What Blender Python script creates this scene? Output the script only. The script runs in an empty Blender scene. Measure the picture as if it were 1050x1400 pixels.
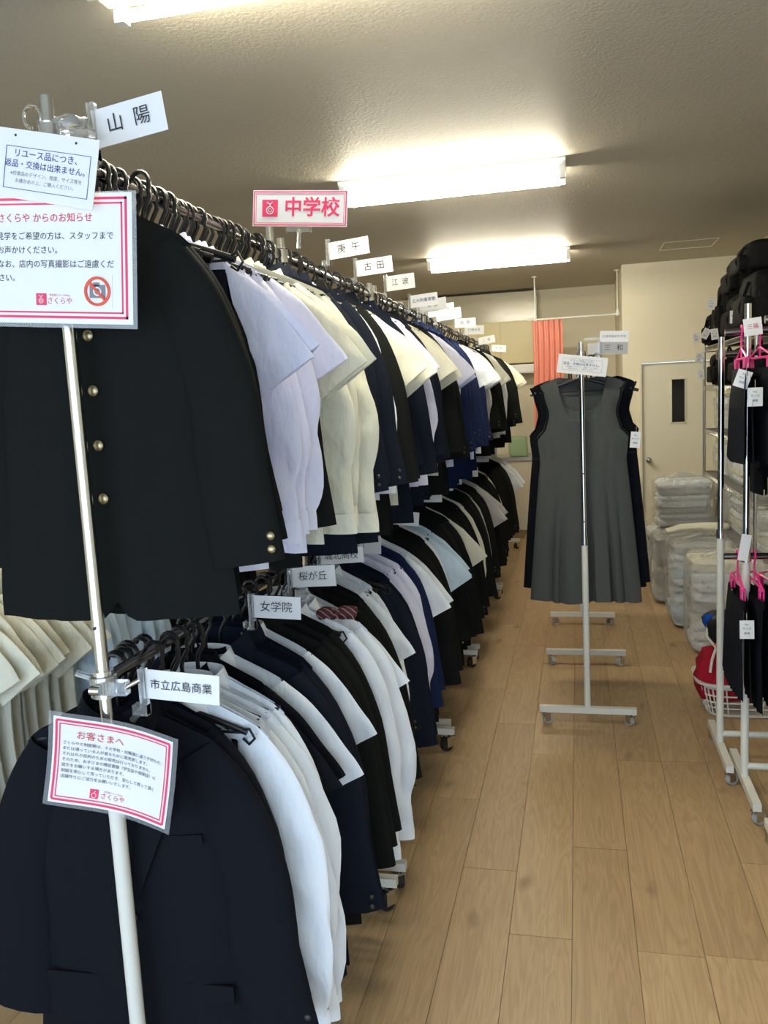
import bpy, math, random
from mathutils import Vector, Matrix
PI = math.pi
S = bpy.context.scene
COL = S.collection
# ---------------------------------------------------------------- camera
F, YAW, PITCH, ROLL = 1143.0, -0.23156, 0.13456, 0.05091
cy, sy = math.cos(YAW), math.sin(YAW)
fw = Vector((sy*math.cos(PITCH), cy*math.cos(PITCH), -math.sin(PITCH)))
rt = Vector((cy, -sy, 0)); dn = fw.cross(rt)
r2 = rt*math.cos(ROLL) + dn*math.sin(ROLL); d2 = dn*math.cos(ROLL) - rt*math.sin(ROLL)
cd = bpy.data.cameras.new('camera'); cam = bpy.data.objects.new('camera', cd); COL.objects.link(cam)
cd.sensor_fit = 'HORIZONTAL'; cd.sensor_width = 36; cd.lens = F/1050*36; cd.clip_start = .02
m = Matrix((r2, -d2, -fw)).transposed().to_4x4(); m.translation = (0, 0, 1.65); cam.matrix_world = m
S.camera = cam
# ---------------------------------------------------------------- world, exposure
S.view_settings.view_transform = 'Standard'; S.view_settings.look = 'None'
S.view_settings.gamma = 1; S.view_settings.use_curve_mapping = False
S.view_settings.exposure = 0.12
W = bpy.data.worlds.new('World'); S.world = W; W.use_nodes = True
bg = W.node_tree.nodes['Background']; bg.inputs[0].default_value = (.62, .79, 1, 1); bg.inputs[1].default_value = 3.6
LAMP = 98.0
# ---------------------------------------------------------------- materials
def mat(name, col, rough=.7, metal=0, bump=0, scale=200, sheen=0, trans=0, alpha=1, emit=0, vary=0, stretch=None, ior=1.45, coat=0, spec=.5):
    M = bpy.data.materials.new(name); M.use_nodes = True
    nt = M.node_tree; N = nt.nodes; L = nt.links; b = N['Principled BSDF']
    b.inputs['Base Color'].default_value = (*col, 1); b.inputs['Roughness'].default_value = rough
    b.inputs['Metallic'].default_value = metal; b.inputs['Specular IOR Level'].default_value = spec; b.inputs['IOR'].default_value = ior
    if sheen: b.inputs['Sheen Weight'].default_value = sheen; b.inputs['Sheen Roughness'].default_value = .5
    if trans: b.inputs['Transmission Weight'].default_value = trans
    if coat: b.inputs['Coat Weight'].default_value = coat
    b.inputs['Alpha'].default_value = alpha
    if emit:
        b.inputs['Emission Color'].default_value = (*col, 1); b.inputs['Emission Strength'].default_value = emit
    if bump or vary:
        tc = N.new('ShaderNodeTexCoord'); mp = N.new('ShaderNodeMapping'); L.new(tc.outputs['Object'], mp.inputs[0])
        if stretch: mp.inputs['Scale'].default_value = stretch
        n = N.new('ShaderNodeTexNoise'); n.inputs['Scale'].default_value = scale; n.inputs['Detail'].default_value = 3
        L.new(mp.outputs[0], n.inputs['Vector'])
        if bump:
            bp = N.new('ShaderNodeBump'); bp.inputs['Strength'].default_value = bump; bp.inputs['Distance'].default_value = .03 if name == 'clear_bag' else .01
            L.new(n.outputs['Fac'], bp.inputs['Height']); L.new(bp.outputs[0], b.inputs['Normal'])
        if vary:
            hs = N.new('ShaderNodeHueSaturation'); hs.inputs['Color'].default_value = (*col, 1)
            mr = N.new('ShaderNodeMapRange'); mr.inputs[3].default_value = 1-vary; mr.inputs[4].default_value = 1+vary
            L.new(n.outputs['Fac'], mr.inputs[0]); L.new(mr.outputs[0], hs.inputs['Value']); L.new(hs.outputs[0], b.inputs['Base Color'])
    return M
def cloth(name, col, rough=.9, sheen=.0, scale=90, bump=.12): return mat(name, col, rough, bump=bump, scale=scale, sheen=sheen, vary=.03, spec=.15)
def cotton(name, col): return mat(name, col, .85, bump=1.0, scale=15, vary=.015, spec=.2, stretch=(1.6, 1, .7))
M = dict(
 black=cloth('black_wool', (.0075, .0085, .008)), ink=cloth('ink_wool', (.006, .007, .011)), navy=cloth('navy_wool', (.0075, .0105, .02)),
 royal=cloth('royal_wool', (.010, .018, .06)), white=cotton('white_cotton', (.80, .84, .89)), lav=cotton('lavender_cotton', (.71, .71, .86)),
 cream=cotton('cream_cotton', (.76, .74, .60)), ltblue=cotton('pale_blue_cotton', (.56, .70, .82)), grey=cloth('grey_flannel', (.072, .077, .075), scale=300),
 greyshirt=cotton('grey_cotton', (.42, .42, .42)), lining=cloth('black_lining', (.012, .012, .014), .5), chrome=mat('chrome', (.62, .62, .6), .14, 1),
 darkrail=mat('rail_steel', (.25, .25, .25), .25, 1), enamel=mat('white_enamel', (.72, .72, .66), .35, bump=.02, scale=60), plastic=mat('black_plastic', (.012, .012, .013), .32),
 gold=mat('gold_button', (.42, .36, .22), .35, 1), dbutton=mat('dark_button', (.03, .03, .032), .3), pearl=mat('shirt_button', (.62, .62, .64), .3),
 clear=mat('clear_acrylic', (.95, .96, .96), .08, trans=.9), card=mat('white_card', (.80, .80, .80), .4, vary=.02, bump=.01, scale=30), lam=mat('clear_laminate', (.75, .78, .8), .12, alpha=.22),
 cardgrey=mat('grey_card', (.42, .42, .42), .5, vary=.03, scale=30), ink_text=mat('black_print', (.03, .03, .04), .6), blue_text=mat('blue_print', (.05, .09, .25), .6), grey_text=mat('grey_print', (.22, .22, .25), .6),
 pinkred=mat('pink_red_print', (.78, .05, .14), .5), red_text=mat('red_print', (.62, .06, .08), .6), orange=mat('orange_red_print', (.78, .12, .07), .5), palepink=mat('pale_pink_print', (.9, .62, .65), .6),
 rubber=mat('black_rubber', (.015, .015, .015), .5), softwheel=mat('clear_wheel', (.5, .52, .5), .3, alpha=.8), pinkplastic=mat('pink_plastic', (.85, .04, .28), .3),
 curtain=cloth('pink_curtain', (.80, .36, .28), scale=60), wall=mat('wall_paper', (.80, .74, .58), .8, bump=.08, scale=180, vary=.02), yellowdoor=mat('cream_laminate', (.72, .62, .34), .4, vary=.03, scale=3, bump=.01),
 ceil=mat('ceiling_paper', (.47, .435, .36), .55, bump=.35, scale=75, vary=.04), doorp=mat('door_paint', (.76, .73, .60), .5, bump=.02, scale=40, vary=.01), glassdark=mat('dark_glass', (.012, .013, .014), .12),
 tube=mat('lamp_tube', (1, .93, .74), .4, emit=LAMP), lampbody=mat('lamp_body', (.85, .85, .82), .35), steel=mat('shelf_steel', (.55, .55, .53), .3, 1),
 bagblack=mat('bag_nylon', (.0045, .0045, .005), .7, bump=.6, scale=26, spec=.12), poly=mat('clear_bag', (.80, .81, .78), .2, alpha=.36, bump=1.0, scale=22), red=cloth('red_cloth', (.35, .012, .03)), blue=cloth('blue_cloth', (.01, .07, .4)),
 cord=mat('white_cord', (.7, .68, .6), .8, bump=.1), basket=mat('basket_plastic', (.72, .72, .66), .4), green=mat('green_plastic', (.35, .5, .3), .5), glossy=mat('glossy_panel', (.62, .57, .42), .18, vary=.05, scale=2), plaid=None)
# ---------------------------------------------------------------- mesh helper
class MB:
    def __init__(s): s.v = []; s.f = []
    def box(s, c, d, R=None):
        n = len(s.v)
        for sx in (-.5, .5):
            for sy_ in (-.5, .5):
                for sz in (-.5, .5):
                    p = Vector((sx*d[0], sy_*d[1], sz*d[2]))
                    if R: p = R @ p
                    s.v.append(tuple(Vector(c)+p))
        for q in ((0,1,3,2),(4,6,7,5),(0,4,5,1),(2,3,7,6),(0,2,6,4),(1,5,7,3)): s.f.append([n+i for i in q])
        return s
    def tube(s, pts, r, seg=8, flat=1, closed=False, caps=True):
        pts = [Vector(p) for p in pts]; n0 = len(s.v); K = len(pts)
        prev = None
        for k, p in enumerate(pts):
            if closed: t = pts[(k+1) % K]-pts[k-1]
            else: t = pts[min(k+1, K-1)]-pts[max(k-1, 0)]
            t.normalize()
            if prev is None:
                a = Vector((0, 1, 0)) if abs(t.y) < .9 else Vector((1, 0, 0))
            else: a = prev
            u = (a - t*a.dot(t)).normalized(); w = t.cross(u); prev = u
            rr = r[k] if isinstance(r, (list, tuple)) else r
            for i in range(seg):
                an = 2*PI*i/seg
                s.v.append(tuple(p + u*math.cos(an)*rr*flat + w*math.sin(an)*rr))
        for k in range(K if closed else K-1):
            a0 = n0+k*seg; b0 = n0+((k+1) % K)*seg
            for i in range(seg):
                j = (i+1) % seg; s.f.append([a0+i, a0+j, b0+j, b0+i])
        if caps and not closed:
            s.f.append([n0+i for i in range(seg)][::-1]); s.f.append([n0+(K-1)*seg+i for i in range(seg)])
        return s
    def ngon(s, pts):
        n = len(s.v); s.v += [tuple(p) for p in pts]; s.f.append(list(range(n, n+len(pts)))); return s
    def prism(s, pts, d):            # pts: outline; d: extrusion vector
        n = len(s.v); k = len(pts); d = Vector(d)
        s.v += [tuple(p) for p in pts]; s.v += [tuple(Vector(p)+d) for p in pts]
        s.f.append(list(range(n, n+k))); s.f.append(list(range(n+2*k-1, n+k-1, -1)))
        for i in range(k): j = (i+1) % k; s.f.append([n+j, n+i, n+k+i, n+k+j])
        return s
    def grid(s, rows, wrap=False):
        n = len(s.v); R = len(rows); C = len(rows[0])
        for r in rows: s.v += [tuple(p) for p in r]
        for j in range(R-1):
            for i in range(C if wrap else C-1):
                k = (i+1) % C; s.f.append([n+j*C+i, n+j*C+k, n+(j+1)*C+k, n+(j+1)*C+i])
        return s
    def blob(s, c, d, seed=0, e=.5, nu=18, nv=12, amp=.03):   # soft rounded box
        rnd = random.Random(seed); ph = [rnd.uniform(0, 6) for _ in range(6)]
        sg = lambda a, p: math.copysign(abs(a)**p, a)
        rows = []
        for j in range(nv+1):
            t = -PI/2+PI*j/nv; row = []
            for i in range(nu):
                a = 2*PI*i/nu
                x = sg(math.cos(t), e)*sg(math.cos(a), e); y = sg(math.cos(t), e)*sg(math.sin(a), e); z = sg(math.sin(t), e)
                k = 1+amp*(math.sin(5*x+3*z+ph[0])+math.sin(7*y-4*z+ph[1])+.6*math.sin(11*z+6*x+ph[2]))
                row.append((c[0]+x*k*d[0]/2, c[1]+y*k*d[1]/2, c[2]+z*(1+amp*math.sin(4*x+5*y+ph[3]))*d[2]/2))
            rows.append(row)
        return s.grid(rows, True)
    def mesh(s, name, m, smooth=True):
        me = bpy.data.meshes.new(name); me.from_pydata(s.v, [], s.f); me.update()
        if m: me.materials.append(m)
        if smooth:
            me.polygons.foreach_set('use_smooth', [True]*len(me.polygons))
            if hasattr(me, 'set_sharp_from_angle'): me.set_sharp_from_angle(angle=math.radians(48))
        return me
    def build(s, name, m, parent=None, loc=(0, 0, 0), rot=(0, 0, 0), smooth=True):
        return link(name, s.mesh(name, m, smooth), parent, loc, rot)
def link(name, me, parent=None, loc=(0, 0, 0), rot=(0, 0, 0)):
    o = bpy.data.objects.new(name, me); COL.objects.link(o); o.parent = parent; o.location = loc; o.rotation_euler = rot; return o
def thing(name, label, cat, loc=(0, 0, 0), rz=0, group=None):
    o = bpy.data.objects.new(name, None); COL.objects.link(o); o.location = loc; o.rotation_euler = (0, 0, rz); o.empty_display_size = .05
    o['label'] = label; o['category'] = cat
    if group: o['group'] = group
    return o
def tag(o, label, cat, group=None):
    o['label'] = label; o['category'] = cat
    if group: o['group'] = group
    return o
def struct(o): o['kind'] = 'structure'; return o
def cyl(p0, p1, r, seg=14): return MB().tube([p0, p1], r, seg)
def copy_tree(o, parent=None):
    c = o.copy(); COL.objects.link(c); c.parent = parent
    for ch in list(KIDS.get(o, ())) or list(o.children): 
        copy_tree(ch, c)
    return c
KIDS = {}
# text ------------------------------------------------------------
TXT = {}
def text(s, size, m, parent, loc=(0, 0, 0), name='lettering', align='CENTER', roll=0, bold=0, sx=1):
    """lettering lying in the XZ plane, read from -Y; roll turns it in that plane"""
    key = (s, size, m.name, align, bold)
    if key not in TXT:
        cu = bpy.data.curves.new(name, 'FONT'); cu.body = s; cu.size = size; cu.align_x = align; cu.align_y = 'CENTER'
        cu.resolution_u = 2; cu.offset = bold*size; cu.extrude = 0
        ob = bpy.data.objects.new('tmp', cu); COL.objects.link(ob)
        dg = bpy.context.evaluated_depsgraph_get(); me = bpy.data.meshes.new_from_object(ob.evaluated_get(dg))
        me.name = name; me.materials.clear(); me.materials.append(m); COL.objects.unlink(ob); bpy.data.objects.remove(ob); bpy.data.curves.remove(cu)
        TXT[key] = me
    o = link(name, TXT[key], parent, loc); o.rotation_euler = (PI/2, -roll, 0) if False else (PI/2, 0, 0)
    if roll: o.rotation_euler = (Matrix.Rotation(-roll, 3, 'Y') @ Matrix.Rotation(PI/2, 3, 'X')).to_euler()
    o.scale = (sx, 1, 1)
    return o
# ---------------------------------------------------------------- setting
XL, XR, YF, YB, YD, XD, ZC = -3.4, 1.6, -1.3, 10.58, 8.98, .46, 2.86
def wood():
    mm = bpy.data.materials.new('oak_plank'); mm.use_nodes = True; nt = mm.node_tree; N = nt.nodes; L = nt.links; b = N['Principled BSDF']
    tc = N.new('ShaderNodeTexCoord'); oi = N.new('ShaderNodeObjectInfo'); mp = N.new('ShaderNodeMapping'); mp.inputs['Scale'].default_value = (9, .75, 1)
    cmb = N.new('ShaderNodeVectorMath'); cmb.operation = 'ADD'; mul = N.new('ShaderNodeVectorMath'); mul.operation = 'SCALE'; mul.inputs['Scale'].default_value = 41
    L.new(oi.outputs['Random'], mul.inputs[0]); L.new(tc.outputs['Object'], cmb.inputs[0]); L.new(mul.outputs[0], cmb.inputs[1]); L.new(cmb.outputs[0], mp.inputs[0])
    n1 = N.new('ShaderNodeTexNoise'); n1.inputs['Scale'].default_value = 1.5; n1.inputs['Detail'].default_value = 3; n1.inputs['Distortion'].default_value = .7; L.new(mp.outputs[0], n1.inputs[0])
    w = N.new('ShaderNodeMath'); w.operation = 'MULTIPLY'; w.inputs[1].default_value = 75; L.new(n1.outputs['Fac'], w.inputs[0])
    sn = N.new('ShaderNodeMath'); sn.operation = 'SINE'; L.new(w.outputs[0], sn.inputs[0])
    mp2 = N.new('ShaderNodeMapping'); mp2.inputs['Scale'].default_value = (160, 5, 1); L.new(cmb.outputs[0], mp2.inputs[0])
    n2 = N.new('ShaderNodeTexNoise'); n2.inputs['Scale'].default_value = 1; n2.inputs['Detail'].default_value = 4; L.new(mp2.outputs[0], n2.inputs[0])
    n3 = N.new('ShaderNodeTexNoise'); n3.inputs['Scale'].default_value = .55; L.new(mp.outputs[0], n3.inputs[0])
    a = N.new('ShaderNodeMath'); a.operation = 'MULTIPLY_ADD'; a.inputs[1].default_value = .075; a.inputs[2].default_value = .30; L.new(sn.outputs[0], a.inputs[0])
    a2 = N.new('ShaderNodeMath'); a2.operation = 'MULTIPLY_ADD'; a2.inputs[1].default_value = .34; L.new(n2.outputs['Fac'], a2.inputs[0]); L.new(a.outputs[0], a2.inputs[2])
    a3 = N.new('ShaderNodeMath'); a3.operation = 'MULTIPLY_ADD'; a3.inputs[1].default_value = .26; L.new(oi.outputs['Random'], a3.inputs[0]); L.new(a2.outputs[0], a3.inputs[2])
    a4 = N.new('ShaderNodeMath'); a4.operation = 'MULTIPLY_ADD'; a4.inputs[1].default_value = .25; a4.inputs[2].default_value = 0; L.new(n3.outputs['Fac'], a4.inputs[0])
    a5 = N.new('ShaderNodeMath'); a5.operation = 'ADD'; L.new(a4.outputs[0], a5.inputs[0]); L.new(a3.outputs[0], a5.inputs[1])
    cr = N.new('ShaderNodeValToRGB'); cr.color_ramp.elements[0].position = .3; cr.color_ramp.elements[0].color = (.25, .15, .068, 1)
    cr.color_ramp.elements[1].position = 1.0; cr.color_ramp.elements[1].color = (.53, .375, .21, 1); L.new(a5.outputs[0], cr.inputs[0])
    vo = N.new('ShaderNodeTexVoronoi'); vo.inputs['Scale'].default_value = 1.0; mp3 = N.new('ShaderNodeMapping'); mp3.inputs['Scale'].default_value = (4.4, 1.9, 0); L.new(cmb.outputs[0], mp3.inputs[0]); nd = N.new('ShaderNodeTexNoise'); nd.inputs['Scale'].default_value = 14; L.new(cmb.outputs[0], nd.inputs[0]); nx = N.new('ShaderNodeVectorMath'); nx.operation = 'SCALE'; nx.inputs['Scale'].default_value = .16; L.new(nd.outputs['Color'], nx.inputs[0]); na = N.new('ShaderNodeVectorMath'); na.operation = 'ADD'; L.new(mp3.outputs[0], na.inputs[0]); L.new(nx.outputs[0], na.inputs[1]); L.new(na.outputs[0], vo.inputs[0])
    kr = N.new('ShaderNodeMapRange'); kr.inputs[1].default_value = .02; kr.inputs[2].default_value = .13; kr.inputs[3].default_value = .75; kr.inputs[4].default_value = 0; L.new(vo.outputs['Distance'], kr.inputs[0])
    mx = N.new('ShaderNodeMixRGB'); mx.inputs[2].default_value = (.17, .09, .035, 1); L.new(kr.outputs[0], mx.inputs[0]); L.new(cr.outputs[0], mx.inputs[1]); L.new(mx.outputs[0], b.inputs['Base Color'])
    b.inputs['Roughness'].default_value = .42; bp = N.new('ShaderNodeBump'); bp.inputs['Strength'].default_value = .12; bp.inputs['Distance'].default_value = .003
    L.new(n2.outputs['Fac'], bp.inputs['Height']); L.new(bp.outputs[0], b.inputs['Normal'])
    return mm
M['oak'] = wood(); M['sub'] = mat('floor_joint', (.22, .15, .085), .9, vary=.1, scale=20)
floor = struct(MB().box(((XL+XR)/2, (YF+YB)/2, -.053), (XR-XL, YB-YF, .1)).build('floor', M['sub'], smooth=False))
PW, PL = .1885, 1.3175
pm = MB(); e = .0004; pm.v = [(-PW/2+e, -PL/2+e, -.004), (PW/2-e, -PL/2+e, -.004), (PW/2-e, PL/2-e, -.004), (-PW/2+e, PL/2-e, -.004)]
e2 = e+.0008; pm.v += [(-PW/2+e2, -PL/2+e2, 0), (PW/2-e2, -PL/2+e2, 0), (PW/2-e2, PL/2-e2, 0), (-PW/2+e2, PL/2-e2, 0)]
pm.f = [[4,5,6,7],[0,1,5,4],[1,2,6,5],[2,3,7,6],[3,0,4,7]]
pme = pm.mesh('plank', M['oak'], False)
offs = {0: 1.412, 1: 1.067, 2: 1.60, 3: 1.04, -1: .39, -2: .85, -3: 1.2}
rndp = random.Random(4); nplank = 0
for c in range(-15, 8):
    x = -.234+PW*(c-.5+.5)-.0 + PW*.5 - PW
    off = offs.get(c, rndp.uniform(0, PL)) if False else None
    o0 = {-1: 1.412, 0: 1.067, 1: .282, 2: 1.043, -2: .6}.get(c, rndp.uniform(0, PL))
    x = -.234 + PW*(c+.5)
    if x < XL+PW/2 or x > XR-PW*.4: continue
    y = o0-3*PL
    while y < YB:
        yc = y+PL/2
        if yc > YF+PL/2 and yc < YB-PL*.4:
            if not (x > XD and yc > YD-.2) and nplank < 295 and (yc > -.3):
                link('plank', pme, floor, (x, yc, 0)); nplank += 1
        y += PL
M['wallgrey'] = M['wall']
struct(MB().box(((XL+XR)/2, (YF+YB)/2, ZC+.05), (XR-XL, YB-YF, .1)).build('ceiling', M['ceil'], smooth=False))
struct(MB().box((XL-.05, (YF+YB)/2, ZC/2), (.1, YB-YF, ZC)).build('wall_left', M['wall'], smooth=False))
struct(MB().box((XR+.05, (YF+YD)/2, ZC/2), (.1, YD-YF, ZC)).build('wall_right', M['wall'], smooth=False))
struct(MB().box(((XL+XD)/2, YB+.05, ZC/2), (XD-XL, .1, ZC)).build('wall_back', M['wall'], smooth=False))
struct(MB().box((XD+.05, (YD+YB)/2+.05, ZC/2), (.1, YB-YD-.1, ZC)).build('wall_return', M['wall'], smooth=False))
dx0, dx1, dzt = .643, 1.36, 1.871
wd = MB(); wd.box(((XD+dx0)/2, YD+.05, ZC/2), (dx0-XD, .1, ZC)); wd.box(((dx1+XR)/2, YD+.05, ZC/2), (XR-dx1, .1, ZC)); wd.box(((dx0+dx1)/2, YD+.05, (ZC+dzt)/2), (dx1-dx0, .1, ZC-dzt))
struct(wd.build('wall_door_side', M['wall'], smooth=False))
# shopfront behind the camera: wide openings that let the daylight in
fr = MB(); fr.box(((XL+XR)/2, YF, 2.68), (XR-XL, .12, .36)); fr.box((XL+.1, YF, 1.25), (.2, .12, 2.5)); fr.box((XR-.1, YF, 1.25), (.2, .12, 2.5))
for x in (-1.7, -.0): fr.box((x, YF, 1.25), (.06, .08, 2.5))
struct(fr.build('wall_front', M['wall'], smooth=False))
# door
dr = thing('door_1', '', ''); del dr['label']; del dr['category']; struct(dr); dr.location = (0, YD, 0)
MB().box(((dx0+dx1)/2, .035, dzt/2), (dx1-dx0-.008, .04, dzt-.008)).build('door_leaf', M['doorp'], dr, smooth=False)
fm = MB(); fm.box((dx0-.012, -.008, dzt/2+.012), (.024, .03, dzt+.03)); fm.box((dx1+.012, -.008, dzt/2+.012), (.024, .03, dzt+.03)); fm.box(((dx0+dx1)/2, -.008, dzt+.013), (dx1-dx0, .03, .024)); fm.build('door_frame', M['doorp'], dr, smooth=False)
MB().box((.997, .012, 1.48), (.125, .006, .43)).build('door_pane', M['glassdark'], dr, smooth=False)
gb = MB()
for x in (.93, 1.064): gb.box((x, .012, 1.48), (.012, .016, .46))
for z in (1.258, 1.702): gb.box((.997, .012, z), (.146, .016, .012))
gb.build('pane_bead', M['doorp'], dr, smooth=False)
kn = MB().tube([(.706, .014, .887), (.706, .004, .887), (.706, .003, .887)], [.03, .03, .012], 16); kn.tube([(.706, .004, .887), (.706, -.02, .887), (.706, -.03, .887), (.706, -.05, .887), (.706, -.058, .887)], [.01, .012, .026, .026, .012], 16)
kn.build('door_handle', M['chrome'], dr)
# ceiling hatch
h = MB()
for a, b in (((.757, 7.8), (1.2, 7.8)), ((.757, 8.23), (1.2, 8.23)), ((.757, 7.8), (.757, 8.23)), ((1.2, 7.8), (1.2, 8.23))):
    h.tube([(a[0], a[1], ZC-.002), (b[0], b[1], ZC-.002)], .005, 6)
struct(h.build('trim_1', M['doorp']))
# ---------------------------------------------------------------- lamps
def lamp(Y, label):
    t = thing('ceiling_light', label, 'light', (-.655, Y, ZC), 0, None)
    b = MB(); prof = [(-.115, -.012), (-.05, -.075), (.05, -.075), (.115, -.012), (.115, 0), (-.115, 0)]
    b.prism([(-.62, y, z) for y, z in prof], (1.24, 0, 0)); b.build('lamp_body', M['lampbody'], t, smooth=False)
    for y in (-.085, .085):
        cyl((-.585, y, -.085), (.585, y, -.085), .0165, 14).build('lamp_tube', M['tube'], t)
        for s_ in (-1, 1):
            MB().box((s_*.6, y, -.07), (.03, .036, .07)).build('socket', M['lampbody'], t, smooth=False)
    return t
lamp(2.27, 'twin-tube ceiling light nearest the viewer, at the top edge')
lamp(4.80, 'large glowing twin-tube ceiling light in the middle of the ceiling')
lamp(7.65, 'farther, smaller-looking twin-tube ceiling light near the back wall')
# ---------------------------------------------------------------- racks
def caster(parent, loc, rz, wheel, big=1):
    c = MB().tube([(0, 0, -.002), (0, 0, .016)], .006, 8); c.box((0, 0, -.006), (.03, .03, .004))
    for s_ in (-1, 1): c.box((.008, s_*.014, -.024), (.028, .003, .036))
    o = c.build('caster', M['chrome'], parent, loc, (0, 0, rz), smooth=False)
    MB().tube([(.014, -.011, -.034), (.014, .011, -.034)], .0235*big, 16).build('wheel', wheel, o)
    return o
def rack(label, loc, rz, L, ztop, rails, foot=.23, white=.91, wheel='rubber', low=False, r=.0155, footmat='enamel', stub=0, group=None):
    t = thing('garment_rack', label, 'clothes rack', loc, rz, group)
    ck = 1.28 if wheel == 'rubber' else 1.05; zb = .018+.0575*ck
    for k, y in enumerate((0, L)):
        MB().box((0, y, zb), (2*foot, .03, .03)).build('foot_beam', M[footmat], t, smooth=False)
        for s_ in (-1, 1): caster(t, (s_*(foot-.025), y, zb-.018), [.5, 2.2, -1, 4.0][k*2+(s_ > 0)], M[wheel]).scale = (ck,)*3
        cyl((0, y, zb), (0, y, white), r, 18).build('lower_post', M['enamel'], t)
        p = cyl((0, y, white-.05), (0, y, ztop), r*.8, 18); p.tube([(0, y, white-.005), (0, y, white+.03)], r*1.12, 18); p.build('upper_post', M['chrome'], t)
        if k == 0:
            for z in (.93, 1.02, 1.25): 
                MB().tube([(.0, y-.0155, z), (.0, y-.0118, z)], .0032, 8).build('post_hole', M['plastic'], t)
    for z in rails:
        q = MB().tube([(0, -stub, z), (0, L, z)], .0125, 14)
        q.build('rail', M['darkrail'], t)
        for y in (.0, L): MB().tube([(0, y, z-.02), (0, y, z+.02)], r*1.3, 12).build('rail_clamp', M['chrome'], t)
    if low: cyl((0, 0, .13), (0, L, .13), .0135, 12).build('base_bar', M['enamel'], t)
    return t
XA = -.89; ZU, ZL = 2.105, 1.145
rk = [rack('long double-rail clothes rack, nearest of the left-hand row, with the signs on its front post', (XA, 1.375, 0), 0, 1.09, 2.2, (ZU, ZL), foot=.29),
      rack('second double-rail clothes rack of the left-hand row', (XA, 2.56, 0), 0, 1.15, 2.16, (ZU, ZL), foot=.30),
      rack('third double-rail clothes rack of the left-hand row', (XA, 3.80, 0), 0, 1.13, 2.16, (ZU, ZL), foot=.27),
      rack('fourth double-rail clothes rack of the left-hand row', (XA, 5.05, 0), 0, 1.6, 2.16, (ZU, ZL), foot=.27),
      rack('last double-rail clothes rack of the left-hand row, by the kitchen wall', (XA, 6.75, 0), 0, 2.1, 2.14, (ZU, ZL), foot=.27)]
rack('clothes rack of cream shirts at the left edge, behind the left-hand row', (-1.98, 1.95, 0), 0, 2.2, 1.32, (1.24,), foot=.23, white=.8)
rackA = rack('white wheeled clothes rack in the aisle, holding the grey jumper dress', (.022, 4.07, 0), 0, .94, 1.865, (1.80,), foot=.232, wheel='softwheel')
rackB = rack('farther white wheeled clothes rack in the aisle, behind the grey dress', (.008, 5.88, 0), 0, .95, 1.75, (1.69,), foot=.22, wheel='softwheel')
def rrack(label, x, y, ztop, rails, L=.85, stub=.08):
    return rack(label, (x, y, 0), -PI/2, L, ztop, rails, foot=.25, low=True, wheel='softwheel', white=1.0, stub=stub)
rrack('right-hand clothes rack farther back, end post in front of the wire shelf', .580, 3.71, 1.83, (1.76,), stub=.02)
rrack('middle right-hand clothes rack, two rails with pink hangers', .622, 3.39, 1.93, (1.83, .98))
rrack('nearest right-hand clothes rack, only its foot in view at the right edge', .64, 2.79, 1.93, (1.83,))
# ---------------------------------------------------------------- hangers
def hanger_meshes():
    A = MB(); pts = []
    for i in range(-8, 9):
        s_ = i/8; pts.append((s_*.195, 0, -.10-.062*abs(s_)**1.15))
    A.tube(pts, .0075, 8, flat=.7); A.tube([(-.19, 0, -.162), (.19, 0, -.162)], .003, 6)
    A.tube([(0, 0, -.10), (0, 0, -.085)], .008, 8)
    B = MB(); hk = [(0, 0, -.09), (0, 0, -.06), (.004, 0, -.045), (.018, 0, -.022)]
    for k in range(0, 9): an = math.radians(-35+k*26); hk.append((.0195*math.cos(an), 0, .002+.0195*math.sin(an)+.006*(k > 1)))
    B.tube(hk, .0047, 7, flat=1.25)
    C = MB()
    for sx in (-1, 1):
        C.box((sx*.12, 0, -.185), (.03, .014, .045)); C.tube([(sx*.12, -.012, -.165), (sx*.13, -.014, -.15), (sx*.14, -.012, -.16), (sx*.13, -.01, -.175)], .0025, 6)
        C.tube([(sx*.185, 0, -.155), (sx*.205, -.01, -.15), (sx*.215, -.01, -.17), (sx*.2, -.005, -.185), (sx*.185, 0, -.175)], .003, 6)
    return A.mesh('coat_hanger', M['plastic']), B.mesh('hook', M['plastic']), C.mesh('clip', M['plastic'])
HA, HB, HC = hanger_meshes()
def hanger(loc, rz, label, group, clips=False):
    label = ' '.join(label.split()[:16])
    o = link('coat_hanger', HA, None, loc, (0, 0, rz)); tag(o, label, 'hanger', group)
    link('hook', HB, o)
    if clips: link('clip', HC, o)
    return o
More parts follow.
